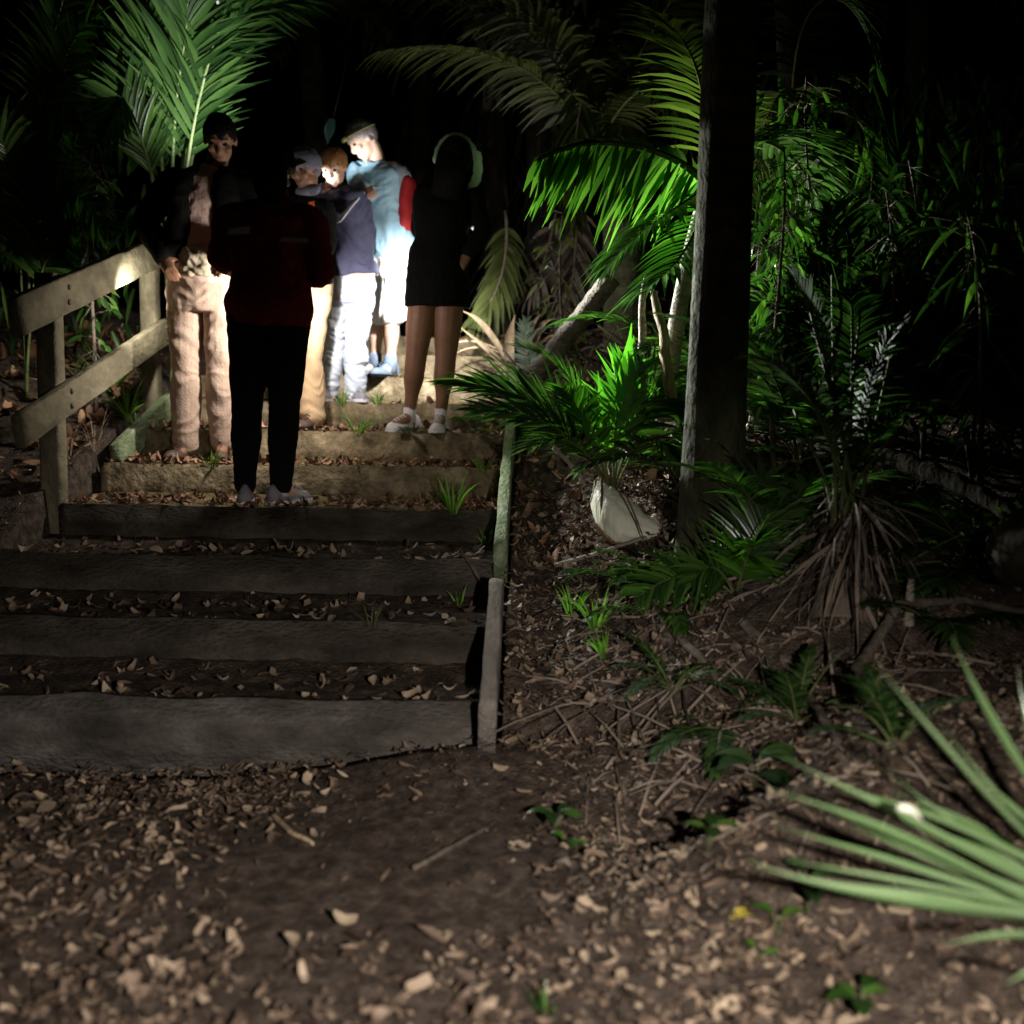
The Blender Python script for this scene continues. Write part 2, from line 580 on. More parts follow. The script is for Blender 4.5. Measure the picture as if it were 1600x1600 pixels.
# ------------------------------------------------------------------ plants
def strap(mb, pts, wd, mi=0, fold=.5):
    rows = []
    n = len(pts) - 1
    for i, p in enumerate(pts):
        t = i / n
        tg = (pts[min(i + 1, n)] - pts[max(i - 1, 0)]).normalized()
        s = tg.cross(V((0, -.35, 1)))
        s = s.normalized()
        un = s.cross(tg)
        ww = wd * .5 * (.75 + .25 * ss(0, .3, t)) * (1 - .96 * ss(.55, 1, t) ** 1.2)
        rows.append([p - s * ww + un * ww * fold, p - s * ww * .5 + un * ww * fold * .45, p, p + s * ww * .5 + un * ww * fold * .45, p + s * ww + un * ww * fold])
    mb.quad_strip(rows, mi)


def curve_pts(p0, d0, length, bend, n=16, side=0.0):
    """a drooping stalk: start, direction, length, total downward bend in radians"""
    pts, p, d = [V(p0)], V(p0), V(d0).normalized()
    for i in range(n):
        ax = d.cross(V((0, 0, 1)))
        if ax.length < 1e-3:
            ax = V((1, 0, 0))
        ax.normalize()
        k = bend / n * (0.4 + 1.2 * i / n)
        d = Quaternion(ax, -k) @ d
        if side:
            d = Quaternion(V((0, 0, 1)), side / n) @ d
        p = p + d * (length / n)
        pts.append(p.copy())
    return pts


def bez(a, b, c, d, n=16):
    a, b, c, d = V(a), V(b), V(c), V(d)
    out = []
    for i in range(n + 1):
        t = i / n
        out.append(a * (1 - t) ** 3 + b * 3 * t * (1 - t) ** 2 + c * 3 * t * t * (1 - t) + d * t ** 3)
    return out


def blade(mb, p, d, nrm, length, width, droop, mi=0, seg=4, fold=0.25, tip=0.05):
    """one leaflet: folded along its midrib, tapering, drooping"""
    d = d.normalized()
    rows = []
    q = V(p)
    for i in range(seg + 1):
        t = i / seg
        s = d.cross(nrm)
        if s.length < 1e-4:
            s = V((1, 0, 0))
        s.normalize()
        wv = width * 0.5 * (0.45 + 0.55 * ss(0, 0.3, t)) * (1 - ss(0.45, 1.0, t) * (1 - tip))
        un = s.cross(d).normalized()
        rows.append([q - s * wv + un * wv * fold, q.copy(), q + s * wv + un * wv * fold])
        q = q + d * (length / seg)
        d = (d + V((0, 0, -1)) * droop / seg).normalized()
    mb.quad_strip(rows, mi)


def frond(pts, n, ll, lw, ang=55, droop=0.5, nup=None, stalk=0.12, r0=0.011, rng=None, up_tilt=0.15, sides=(1, -1), missing=0.0, llv=None):
    """pinnate palm frond along a polyline"""
    rng = rng or rnd
    mb = MB()
    L = len(pts) - 1
    mb.tube(pts, [lerp(r0, r0 * 0.18, i / L) for i in range(L + 1)], 6, 1)
    for i in range(n):
        t = lerp(stalk, 0.995, i / (n - 1))
        f = t * L
        k = min(int(f), L - 1)
        p = pts[k].lerp(pts[k + 1], f - k)
        tg = (pts[k + 1] - pts[k]).normalized()
        up = nup if nup is not None else V((0, 0, 1))
        s = tg.cross(up)
        if s.length < 1e-3:
            s = V((1, 0, 0))
        s.normalize()
        un = s.cross(tg).normalized()
        sc_ = math.sin(math.pi * (0.12 + 0.80 * t)) ** 0.6
        a = R(lerp(ang + 18, ang - 28, t) + rng.uniform(-8, 8))
        for sd in sides:
            if rng.random() < missing:
                continue
            d = tg * math.cos(a) + s * sd * math.sin(a) + un * up_tilt
            blade(mb, p, d, un * (1 if True else sd), ll * sc_ * rng.uniform(0.70, 1.1), lw * rng.uniform(0.65, 1.15), droop * rng.uniform(0.7, 1.3))
    return mb


def grow_trunk(mb, p0, p1, r0, r1, flare=0.3, n=40, nseg=18, rings=0.0, sd=0.0, mi=0, fl=0.14):
    rows = []
    p0, p1 = V(p0), V(p1)
    ax = (p1 - p0).normalized()
    s = ax.cross(V((0, 1, 0))).normalized()
    o = ax.cross(s)
    H = (p1 - p0).length
    for i in range(n + 1):
        t = i / n
        p = p0.lerp(p1, t)
        r = lerp(r0, r1, t) * (1 + flare * math.exp(-t * H / fl))
        ring = rings * (abs(((t * H / 0.085) % 1) - 0.5) - 0.25)
        row = []
        for k in range(nseg):
            a = 2 * math.pi * k / nseg
            dr = 1 + ring + 0.05 * noise.noise(V((math.cos(a) * 1.5 + sd, math.sin(a) * 1.5, t * H * 2)))
            row.append(p + (s * math.cos(a) + o * math.sin(a)) * r * dr)
        rows.append(row)
    b = mb.quad_strip(rows, mi, True)
    e = b + n * nseg
    mb.f.append(tuple(e + k for k in range(nseg)))
    mb.m.append(mi)


def dirv(az, el):
    return V((math.sin(R(az)) * math.cos(R(el)), math.cos(R(az)) * math.cos(R(el)), math.sin(R(el))))


G_PALM = 'palms around the stairway'


def palm(name, label, loc, cat='palm', group=G_PALM):
    return thing(name, loc, label, cat, group)


LR = [M['leaf'], M['rachis']]
BR = [M['brightleaf'], M['rachis']]
FR = [leafmat('fan_leaf', (0.038, 0.10, 0.014), (0.11, 0.22, 0.04), (0.064, 0.155, 0.022), 0.34, 0.5, 0.5, tint=(0.95, 1.35, 0.55)), M['rachis']]
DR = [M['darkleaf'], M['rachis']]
OR = [M['olive'], M['rachis']]


def add_frond(root, pts, mats, *a, **k):
    return frond(pts, *a, **k).build('frond', mats, root)


# --- the big dark palm trunk in front on the right
tb = at(1108, 862, 4.0)
tt = at(1156, -260, 3.95)
bp = palm('palm_tree', 'tall ringed palm trunk standing dark in front of the right-hand thicket, one edge lit', tb, 'palm tree')
mb = MB()
grow_trunk(mb, tb - V((0, 0, 0.25)), tt, 0.104, 0.098, 0.55, 110, 28, 0.016, 0, 0, 0.62)
mb.build('trunk', M['trunk'], bp)
crown = tt
for i in range(7):
    az = i * 51 + 10
    add_frond(bp, curve_pts(crown, dirv(az, 62), 2.0, 1.5), LR, 40, 0.6, 0.035)

# --- palm with the bright arching fan frond, behind the trunk
b0 = at(1042, 560, 5.0)
fp = palm('palm_tree', 'slim palm with one bright green arching frond left of the dark trunk', b0, 'palm tree')
c0 = at(1105, 290, 4.85)
mb = MB()
mb.tube(bez(b0 - V((0, 0, .3)), b0.lerp(c0, .4) + V((-.03, 0, 0)), b0.lerp(c0, .8), c0, 20), [lerp(0.045, 0.03, i / 20) for i in range(21)], 10)
mb.build('trunk', M['palebark'], fp)
pts = bez(c0, at(1045, 222, 4.75), at(930, 205, 4.65), at(845, 246, 4.6), 22)
add_frond(fp, pts, FR, 44, 0.48, 0.033, 68, 0.32, V((0.1, -1, 0.12)), 0.05, 0.022, None, 0.0, (-1,), 0.08)
add_frond(fp, [p + V((.01, -.015, .0)) for p in pts], FR, 18, 0.38, 0.030, 74, 0.5, V((0.1, -1, 0.12)), 0.12, 0.012, None, 0.25, (-1,), .1)
# a few upper leaflets folded back along the rib
add_frond(fp, pts, DR, 26, 0.16, 0.03, 30, 0.8, V((0.1, -1, 0.12)), 0.05, 0.010, None, -0.2, (1,), .25)
pts = bez(c0, at(1060, 330, 4.7), at(1000, 350, 4.6), at(950, 420, 4.55), 16)
add_frond(fp, pts, BR, 30, 0.34, 0.03, 60, 0.8)
pts = bez(c0, at(1090, 380, 4.6), at(1060, 420, 4.5), at(985, 470, 4.45), 16)
add_frond(fp, pts, BR, 26, 0.30, 0.028, 60, 0.6)
pts = bez(c0, at(1150, 180, 4.9), at(1230, 200, 5.0), at(1290, 330, 5.1), 16)
add_frond(fp, pts, LR, 34, 0.42, 0.034, 60, 0.8)
pts = bez(c0, at(1110, 150, 5.2), at(1090, 60, 5.5), at(1020, 20, 5.7), 16)
add_frond(fp, pts, OR, 34, 0.42, 0.034, 60, 0.7)

# --- the young palm clump in the middle
m0 = hit(958, 768) - V((0, 0, .02))
yp = palm('young_palm', 'low young palm clump with glossy fronds beside the steps, above the pale husk', m0)


def clump_frond(px, py, Y, hpx, hpy, hY, mats, n, ll, lw, droop=0.45, up=None, missing=0.0, ang=50):
    e = at(px, py, Y)
    h = at(hpx, hpy, hY)
    pts = bez(m0, m0.lerp(h, 0.5) + V((0, 0, .03)), h, e, 18)
    add_frond(yp, pts, mats, n, ll, lw, ang, droop, up, 0.3, 0.007, None, 0.1, (1, -1), missing)


clump_frond(705, 598, 4.80, 860, 605, 4.85, DR, 34, 0.324, 0.0187, 0.3, V((0.2, -1, 0.5)), 0, 35)
clump_frond(745, 640, 4.60, 870, 640, 4.75, DR, 30, 0.281, 0.0176, 0.3, V((0.2, -1, 0.5)), 0, 35)
clump_frond(820, 545, 5.10, 900, 560, 5.05, LR, 32, 0.281, 0.0220, 0.4)
clump_frond(1085, 655, 4.80, 1010, 560, 4.85, LR, 34, 0.302, 0.0264, 0.7, V((-0.3, -1, 0.4)))
clump_frond(1060, 610, 5.10, 1000, 535, 5.05, LR, 32, 0.292, 0.0286, 0.6, V((-0.5, -0.6, 0.6)))
clump_frond(1065, 740, 4.50, 1020, 640, 4.65, LR, 30, 0.238, 0.0242, 0.7)
clump_frond(990, 560, 4.90, 960, 620, 4.85, BR, 24, 0.259, 0.0286, 0.4, V((0, -1, 0.3)))
clump_frond(830, 700, 4.45, 890, 660, 4.65, LR, 28, 0.259, 0.0198, 0.5)
clump_frond(880, 610, 4.60, 910, 640, 4.75, BR, 24, 0.238, 0.0242, 0.4)
for (a, b, Y, ww) in ((985, 520, 4.8, .085), (935, 590, 4.75, .055), (1010, 575, 4.85, .07), (905, 640, 4.7, .05)):
    mb = MB()
    p = m0.lerp(at(a, b, Y), 0.45)
    e = at(a, b, Y)
    blade(mb, p, (e - p) + V((0, 0, .04)), V((0.15, -1, 0.3)), (e - p).length * 1.1, ww, 0.25, 0, 8, 0.3)
    mb.tube([m0, m0.lerp(p, .6) + V((0, -.01, 0)), p], [.006, .005, .003], 6, 1)
    mb.build('young_blade', BR, yp)

# --- low fan of dark glossy fronds at the foot of the big trunk
q0 = hit(1150, 925) - V((0, 0, .02))
lp = palm('young_palm', 'small palm seedling with shining leaflets at the foot of the big dark trunk', q0)
for (a, b, Y, ha, hb, hy, bits) in ((1225, 790, 3.7, 1190, 800, 3.7, LR), (1195, 745, 3.75, 1180, 790, 3.75, DR), (1290, 810, 3.8, 1240, 790, 3.8, LR), (1085, 905, 3.55, 1110, 870, 3.6, LR), (1000, 930, 3.5, 1070, 880, 3.6, LR), (1180, 850, 3.5, 1170, 860, 3.6, BR)):
    pts = bez(q0, q0.lerp(at(ha, hb, hy), .5) + V((0, 0, .03)), at(ha, hb, hy), at(a, b, Y), 14)
    add_frond(lp, pts, bits, 22, 0.20, 0.02, 58, 0.5, V((0, -0.7, 0.7)), 0.25, 0.006)

# --- tall dim palm behind with the olive frond
t0, t1 = at(985, 540, 7.2), at(968, -200, 7.0)
tp = palm('palm_tree', 'tall dim palm behind the steps with olive fronds arching over the group', t0, 'palm tree')
mb = MB()
grow_trunk(mb, t0 - V((0, 0, .5)), t1, 0.17, 0.13, 0.2, 60, 20, 0.02, 3)
mb.build('trunk', M['midbark'], tp)
c1 = at(930, 240, 6.9)
for (a, b, c, ll, lw) in (((870, 90, 6.6), (740, 60, 6.4), (598, 80, 6.2), .45, .035), ((900, 60, 6.6), (830, -20, 6.4), (640, -30, 6.2), .5, .035), ((1000, 60, 6.5), (1060, -20, 6.4), (1110, -80, 6.3), .45, .035),
                          ((950, 40, 6.8), (880, 0, 6.7), (760, 20, 6.6), .5, .04), ((985, 120, 6.2), (1040, 90, 6.1), (1075, 230, 6.0), .3, .03)):
    add_frond(tp, bez(c1, at(*a), at(*b), at(*c), 20), OR, 46, ll, lw, 62, 0.8, None, 0.15, 0.014, None, -0.1)

# --- second ringed trunk behind the big one
s0, s1 = at(1262, 640, 5.9), at(1225, -220, 5.7)
s0.z = ground(s0.x, s0.y) - .1
sp = palm('palm_tree', 'slender grey palm trunk with hanging leaflets just right of the dark trunk', s0, 'palm tree')
mb = MB()
grow_trunk(mb, s0, s1, 0.10, 0.08, 0.3, 60, 18, 0.02, 9)
mb.build('trunk', M['farbark'], sp)
for (a, b, c, m_) in (((1240, 120, 5.5), (1200, 120, 5.3), (1175, 290, 5.2), OR), ((1300, 60, 5.6), (1380, 120, 5.5), (1400, 330, 5.4), DR), ((1230, -40, 5.5), (1330, -60, 5.4), (1370, 100, 5.3), DR), ((1270, 200, 5.5), (1270, 230, 5.3), (1220, 430, 5.2), LR),
                      ((1310, 150, 5.6), (1420, 160, 5.5), (1330, 420, 5.4), LR)):
    add_frond(sp, bez(at(1240, 190, 5.7), at(*a), at(*b), at(*c), 16), m_, 34, 0.36, 0.03, 60, 0.8)

# --- right thicket: palms whose long leaflets catch a little light
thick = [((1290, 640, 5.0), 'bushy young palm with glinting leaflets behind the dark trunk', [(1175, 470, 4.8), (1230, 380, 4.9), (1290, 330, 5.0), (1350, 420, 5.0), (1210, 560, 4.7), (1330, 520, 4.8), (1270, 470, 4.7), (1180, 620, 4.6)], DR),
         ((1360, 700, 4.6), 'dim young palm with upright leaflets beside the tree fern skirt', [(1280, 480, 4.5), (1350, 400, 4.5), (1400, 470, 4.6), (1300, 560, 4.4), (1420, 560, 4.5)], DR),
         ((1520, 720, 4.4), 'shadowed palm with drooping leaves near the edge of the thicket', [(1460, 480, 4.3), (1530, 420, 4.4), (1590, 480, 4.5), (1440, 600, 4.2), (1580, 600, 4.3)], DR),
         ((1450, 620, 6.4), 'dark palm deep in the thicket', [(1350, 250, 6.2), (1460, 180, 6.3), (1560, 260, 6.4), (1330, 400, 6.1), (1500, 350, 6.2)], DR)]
for (b, lab, ends, mm) in thick:
    p0 = at(*b)
    p0.z = ground(p0.x, p0.y) - .02
    r = palm('young_palm', lab, p0)
    mid = at(b[0], b[1] - 40, b[2])
    for e in ends:
        E_ = at(*e)
        h = p0.lerp(E_, 0.55) + V((0, 0, 0.22))
        add_frond(r, bez(p0, p0.lerp(h, .5) + V((0, 0, .15)), h + V((0, 0, .08)), E_ + V((rnd.uniform(-.05, .05), -.1, -.02)), 16), mm, 30, 0.34, 0.03, 48, 0.9, V((rnd.uniform(-.4, .4), -0.8, 0.5)), 0.3, 0.009)

# --- young palm on the left with tall fronds rising behind the khaki trousers
l0 = at(268, 480, 6.5)
l0.z = ground(l0.x, l0.y) - .03
lpalm = palm('young_palm', 'young palm with tall bright fronds rising above the railing on the left', l0)
lc = at(268, 300, 6.5)
PR = [M['topleaf'], M['palerachis']]
for (a, b, c, mm, ll, lw) in (((285, 210, 6.4), (325, 90, 6.3), (430, -30, 6.1), PR, .46, .035), ((250, 230, 6.4), (236, 120, 6.3), (225, -60, 6.1), [M['leaf'], M['palerachis']], .46, .035),
                              ((262, 210, 6.4), (290, 60, 6.2), (300, -80, 6.0), [M['topleaf'], M['palerachis']], .5, .04), ((300, 180, 6.6), (380, 20, 6.6), (520, -10, 6.5), PR, .42, .03),
                              ((230, 230, 6.3), (190, 150, 6.2), (165, 210, 6.0), LR, .36, .03), ((300, 170, 6.3), (350, 20, 6.2), (360, -60, 6.0), [M['topleaf'], M['palerachis']], .42, .035)):
    pts = bez(l0, lc, at(*a), at(*b), 10) + bez(at(*b), at(*b).lerp(at(*c), .33), at(*b).lerp(at(*c), .66), at(*c), 8)[1:]
    add_frond(lpalm, pts, mm, 48, ll, lw, 40, 0.35, V((0.3, -1, 0.2)), 0.33, 0.014)
# --- bluish fronds at the far left
k0 = at(40, 560, 6.0)
k0.z = ground(k0.x, k0.y) - .05
kp = palm('young_palm', 'dim bluish palm fronds at the left edge above the railing', k0)
for (a, c) in (((60, 60, 5.9), (150, 30, 5.7)), ((50, 150, 5.9), (120, 210, 5.7)), ((80, 240, 5.8), (150, 330, 5.6)), ((20, 100, 5.8), (-30, 240, 5.6)), ((90, 300, 5.7), (165, 360, 5.6)), ((60, 0, 5.9), (130, -60, 5.7))):
    add_frond(kp, bez(k0, k0 + V((0, 0, .7)), at(*a), at(*c), 18), LR, 34, 0.34, 0.03, 58, 0.8, V((0.3, -.8, .5)), 0.4, 0.01)
# --- fronds further back, dim
dp0 = at(520, 470, 9.0)
dp = palm('palm_tree', 'faint palm far behind the heads of the group', dp0, 'palm tree')
mb = MB()
grow_trunk(mb, dp0 - V((0, 0, .4)), at(470, -100, 9.0), 0.12, 0.1, .2, 30, 14, 0.01, 4)
mb.build('trunk', M['trunk'], dp)
for i in range(7):
    add_frond(dp, curve_pts(at(475, 40, 9.0), dirv(i * 53 + 20, 45), 1.7, 1.6), OR, 34, 0.45, 0.035, 60, 0.8)

# --- tree fern with a skirt of dead fronds on the right bank
g0 = hit(1315, 955) - V((0, 0, .05))
tf = thing('tree_fern', g0, 'stubby tree fern with a skirt of dead brown stalks on the right bank', 'tree fern')
mb = MB()
grow_trunk(mb, g0, at(1325, 790, 3.6), 0.085, 0.06, .3, 30, 16, 0.05, 2)
mb.build('trunk', M['fibre'], tf)
mb = MB()
for i in range(260):
    a = rnd.uniform(0, 2 * math.pi)
    h = rnd.triangular(0.05, 0.48, 0.4)
    p = g0 + V((0.03, 0.03, 0)) + V((math.cos(a) * .07, math.sin(a) * .07, h))
    o_ = rnd.triangular(.0, 1.6, .15)
    d = V((math.cos(a) * o_ + rnd.gauss(0, .3), math.sin(a) * o_ * .8, -1 + rnd.uniform(-.2, .9)))
    blade(mb, p, d, V((math.cos(a) + rnd.gauss(0, .5), math.sin(a), .2)), rnd.triangular(0.06, 0.42, .15), rnd.uniform(.003, .016), rnd.uniform(.2, 1.6), 0, 5, 0.2)
mb.build('dead_skirt', M['fibre'], tf)
for (px, py) in ((1225, 520), (1262, 470), (1300, 430), (1345, 480), (1390, 560), (1240, 640), (1420, 650)):
    mb = MB()
    E_ = at(px, py, 3.65 + rnd.uniform(-.15, .25))
    c_ = g0 + V((rnd.uniform(-.04, .06), 0, .25))
    mb.tube(bez(c_, c_ + V((0, 0, .25)), c_.lerp(E_, .6) + V((0, 0, .05)), E_, 12), [lerp(.009, .004, i / 12) for i in range(13)], 6)
    mb.build('bare_stalk', M['rachis'], tf)
for e in ((1180, 560, 3.5), (1240, 430, 3.6), (1400, 520, 3.6), (1470, 640, 3.4), (1330, 470, 3.8)):
    E_ = at(*e)
    c_ = at(1326, 790, 3.6)
    add_frond(tf, bez(c_, c_ + V((0, 0, .2)), c_.lerp(E_, .6) + V((0, 0, .2)), E_, 14), DR, 34, 0.2, 0.016, 66, 0.6, None, .2, .008)

# --- more low palms and saplings crowding the right bank
def low_palm(px, py, label, n, size, mats, seedn, el=(25, 70), ll=.2, lw=.02):
    rg = random.Random(seedn)
    p = hit(px, py) - V((0, 0, .02))
    r = palm('young_palm', label, p)
    for i in range(n):
        az = 360 * i / n + rg.uniform(-25, 25)
        pts = curve_pts(p, dirv(az, rg.uniform(*el)), size * rg.uniform(.7, 1.15), rg.uniform(.5, 1.3), 14)
        add_frond(r, pts, mats, 24, ll * rg.uniform(.8, 1.1), lw, 55, .6, None, .25, .006, rg)


low_palm(1035, 960, 'low feathery seedling on the bank below the big trunk foot', 6, .30, LR, 2, (15, 50), .11, .013)
low_palm(1215, 850, 'leafy seedling between the big trunk and the tree fern', 7, .55, LR, 3, (25, 75), .2, .02)
low_palm(1250, 730, 'taller arching young palm just right of the big trunk', 8, .85, LR, 4, (40, 80), .26, .026)
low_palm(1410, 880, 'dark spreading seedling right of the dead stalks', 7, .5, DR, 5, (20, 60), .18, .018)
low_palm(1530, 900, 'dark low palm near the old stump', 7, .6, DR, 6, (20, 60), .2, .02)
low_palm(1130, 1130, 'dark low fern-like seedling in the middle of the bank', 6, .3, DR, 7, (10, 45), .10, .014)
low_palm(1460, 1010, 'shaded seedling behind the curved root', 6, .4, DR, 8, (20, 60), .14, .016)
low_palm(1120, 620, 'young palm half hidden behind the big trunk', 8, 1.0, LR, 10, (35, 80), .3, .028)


low_palm(1050, 1115, 'dark fern-like plant added to shade the bank right of the lowest step', 9, .26, DR, 41, (30, 75), .065, .009)  # dark ferns added to cast black pockets on the bank
low_palm(1245, 1120, 'dark feathery plant added to shade the middle of the right bank', 9, .26, DR, 43, (30, 75), .065, .009)
low_palm(1400, 1165, 'dark plant added for shade between the two upright flax leaves', 9, .26, DR, 44, (30, 75), .065, .009)
low_palm(960, 900, 'glossy little palm seedling between the pale husk and the grass tufts', 6, .26, LR, 47, (15, 55), .10, .013)
low_palm(1010, 900, 'glossy little palm seedling right of the pale husk', 7, .32, LR, 48, (20, 60), .12, .014)
low_palm(1060, 745, 'glossy young palm with shining leaflets against the left of the big trunk', 7, .55, LR, 49, (30, 75), .2, .02)


def sapling(px, py, Y, tx, ty, label, m_, n, seedn, ll=.11, lw=.024):
    rg = random.Random(seedn)
    p = at(px, py, Y)
    p.z = ground(p.x, p.y) - .03
    t_ = at(tx, ty, Y)
    r = thing('sapling', p, label, 'sapling', 'saplings in the thicket')
    st_ = bez(p, p.lerp(t_, .35) + V((rg.uniform(-.1, .1), 0, 0)), p.lerp(t_, .7) + V((rg.uniform(-.1, .1), 0, 0)), t_, 24)
    mb = MB()
    mb.tube(st_, [lerp(.014, .004, i / 24) for i in range(25)], 7)
    mb.build('stem', M['twig'], r)
    mb = MB()
    for i in range(n):
        f = rg.uniform(5, 24)
        k = min(int(f), 23)
        q = st_[k].lerp(st_[k + 1], f - k)
        a = rg.uniform(0, 6.28)
        d = V((math.cos(a), math.sin(a) * .7, rg.uniform(-.9, .5)))
        e = q + d.normalized() * rg.uniform(.03, .16)
        mb.tube([q, e], .0025, 5, 1)
        blade(mb, e, d + V((0, 0, -.5)), V((rg.uniform(-.7, .3), -1, rg.uniform(.1, .7))), ll * rg.uniform(.6, 1.25), lw * rg.uniform(.6, 1.2), rg.uniform(.4, 1.2), 0, 5, .25)
    mb.build('leaves', [m_, M['twig']], r)


sapling(1210, 760, 4.5, 1225, 230, 'thin sapling with glinting leaves hard against the right of the big trunk', M['leaf'], 90, 21)
sapling(1290, 720, 4.9, 1260, 120, 'thin leafy sapling in front of the slender grey palm trunk', M['leaf'], 100, 22)
sapling(1350, 760, 4.3, 1385, 300, 'leaning sapling above the tree fern', M['darkleaf'], 80, 23)
sapling(1440, 740, 4.6, 1420, 250, 'dark straight sapling above the fallen branch', M['darkleaf'], 70, 24)
sapling(1545, 700, 4.0, 1510, 330, 'sapling with long narrow leaves near the right edge', M['leaf'], 50, 25, .24, .02)
sapling(1600, 760, 4.2, 1590, 350, 'sapling at the right edge beside the stump', M['leaf'], 40, 26, .24, .02)
sapling(1165, 640, 5.6, 1190, 180, 'tall sapling in the gap right behind the big trunk', M['leaf'], 90, 27)
sapling(905, 640, 6.2, 880, 330, 'spindly sapling in front of the leaning log', M['olive'], 50, 28)
sapling(150, 640, 5.9, 140, 250, 'sapling with small pale leaves behind the railing', M['leaf'], 70, 29, .10, .03)

# --- dead brown fronds drooping in the gap behind the steps
G_DF = 'dead fronds behind the steps'
for n_, (a, b, c, d, lab) in enumerate((((790, 330, 7.6), (800, 420, 7.5), (770, 480, 7.4), (740, 500, 7.3), 'drooping olive dead frond right of the hooded figure'),
                                        ((870, 330, 7.9), (850, 420, 7.8), (835, 480, 7.7), (800, 430, 7.6), 'brown dead frond with a pale blunt end behind the steps'),
                                        ((900, 300, 7.4), (905, 400, 7.4), (890, 470, 7.4), (880, 520, 7.4), 'brown dead frond hanging straight beside the leaning log'),
                                        ((1000, 100, 6.7), (960, 180, 6.6), (960, 260, 6.6), (980, 330, 6.6), 'dull hanging frond in front of the tall dim palm'),
                                        ((940, 60, 6.6), (900, 150, 6.6), (890, 260, 6.6), (900, 340, 6.6), 'dull hanging frond left of the tall dim palm'))):
    m_ = frond(bez(at(*a), at(*b), at(*c), at(*d), 16), 40, .34, .03, 38, 1.0, V((.2, -1, .1)), .1, .014)
    tag(m_.build('dead_frond', [M['fibre'] if n_ in (1, 2) else M['olive'], M['fibre']]), lab, 'dead frond', G_DF)

# far trunks behind the landing
for (px, py, Y, r, top, lab) in ((862, 530, 8.6, .19, (850, 60), 'thick shaggy brown tree fern trunk behind the top of the steps'),
                                 (778, 535, 9.2, .12, (772, 100), 'dim upright trunk behind the woman in the black dress'),
                                 (905, 525, 9.6, .10, (915, 0), 'thin shadowy trunk behind the leaning log'),
                                 (650, 535, 10.2, .13, (660, 0), 'thin trunk in the dark beyond the top step'),
                                 (1420, 640, 8.2, .13, (1440, 0), 'black trunk deep in the right-hand thicket'),
                                 (120, 560, 8.0, .12, (110, 0), 'black trunk deep behind the left railing')):
    p = at(px, py, Y)
    p.z = min(p.z, ground(p.x, p.y))
    tr = thing('tree', p, lab, 'tree', 'trees beyond the top of the steps')
    mb = MB()
    tp_ = at(top[0], top[1], Y)
    grow_trunk(mb, p - V((0, 0, .2)), tp_, r, r * .8, .3, 40, 16, 0.06, px * .01)
    mb.build('trunk', M['farbark'], tr)
    mb = MB()
    for i in range(90):
        a, h = rnd.uniform(0, 6.28), rnd.uniform(.3, 2.6)
        q = p.lerp(tp_, min(1, h / max(.5, (tp_ - p).length))) + V((math.cos(a), math.sin(a), 0)) * r
        blade(mb, q, V((math.cos(a) * .5 + rnd.gauss(0, .2), math.sin(a) * .5, -1)), V((math.cos(a), math.sin(a), .2)), rnd.uniform(.2, .7), rnd.uniform(.015, .05), .5, 0, 4)
    mb.build('dead_skirt', M['farbark'], tr)
    mb = MB()
    for i in range(260):
        q = tp_ + V((rnd.gauss(0, .75), rnd.gauss(0, .6), abs(rnd.gauss(.5, .5))))
        blade(mb, q, V((rnd.uniform(-1, 1), rnd.uniform(-1, 1), rnd.uniform(-.8, .3))), V((rnd.uniform(-.4, .4), -.4, .8)), rnd.uniform(.14, .32), rnd.uniform(.04, .07), .6, 0, 3)
    for i in range(9):
        q = tp_ + V((rnd.gauss(0, .5), rnd.gauss(0, .4), rnd.uniform(.3, 1.0)))
        mb.tube([tp_ - V((0, 0, .1)), tp_.lerp(q, .6) + V((0, 0, .05)), q], [.03, .018, .006], 6, 1)
    mb.build('crown', [M['darkleaf'], M['twig']], tr)

# understorey foliage (a mass nobody could count)
mb = MB()
for i in range(900):
    px = rnd.uniform(1180, 1640)
    py = rnd.uniform(100, 760)
    Y = rnd.uniform(5.0, 7.5)
    p = at(px, py, Y)
    blade(mb, p, V((rnd.uniform(-.6, .6), rnd.uniform(-.6, .3), -1)), V((rnd.uniform(-.6, .2), -1, rnd.uniform(-.2, .5))), rnd.uniform(.12, .3), rnd.uniform(.02, .04), .4, 0, 3)
for i in range(420):
    p = at(rnd.uniform(-60, 230), rnd.uniform(-20, 520), rnd.uniform(6.4, 8))
    blade(mb, p, V((rnd.uniform(-.6, .6), rnd.uniform(-.6, .3), -1)), V((rnd.uniform(-.2, .6), -1, rnd.uniform(-.2, .5))), rnd.uniform(.1, .26), rnd.uniform(.02, .04), .4, 0, 3)
tag(mb.build('understorey_foliage', M['leaf']), 'dim mass of hanging leaves in the dark forest either side', 'foliage', kind='stuff')

# ------------------------------------------------------------------ fallen wood and husks
def stick(name, label, pts, r, m_, cat, group=None, n=8):
    pts = [V(p) for p in pts]
    mb = MB()
    fine = []
    for i in range(len(pts) - 1):
        for j in range(8):
            q = pts[i].lerp(pts[i + 1], j / 8)
            fine.append(q + V((fbm(q, 6), fbm(q + V((9, 0, 0)), 6), fbm(q + V((0, 9, 0)), 6))) * r * .5)
    fine.append(pts[-1])
    k = len(fine) - 1
    mb.tube(fine, [lerp(r, r * .55, i / k) * (1 + .15 * noise.noise(fine[i] * 20)) for i in range(k + 1)], n)
    return tag(mb.build(name, m_), label, cat, group)


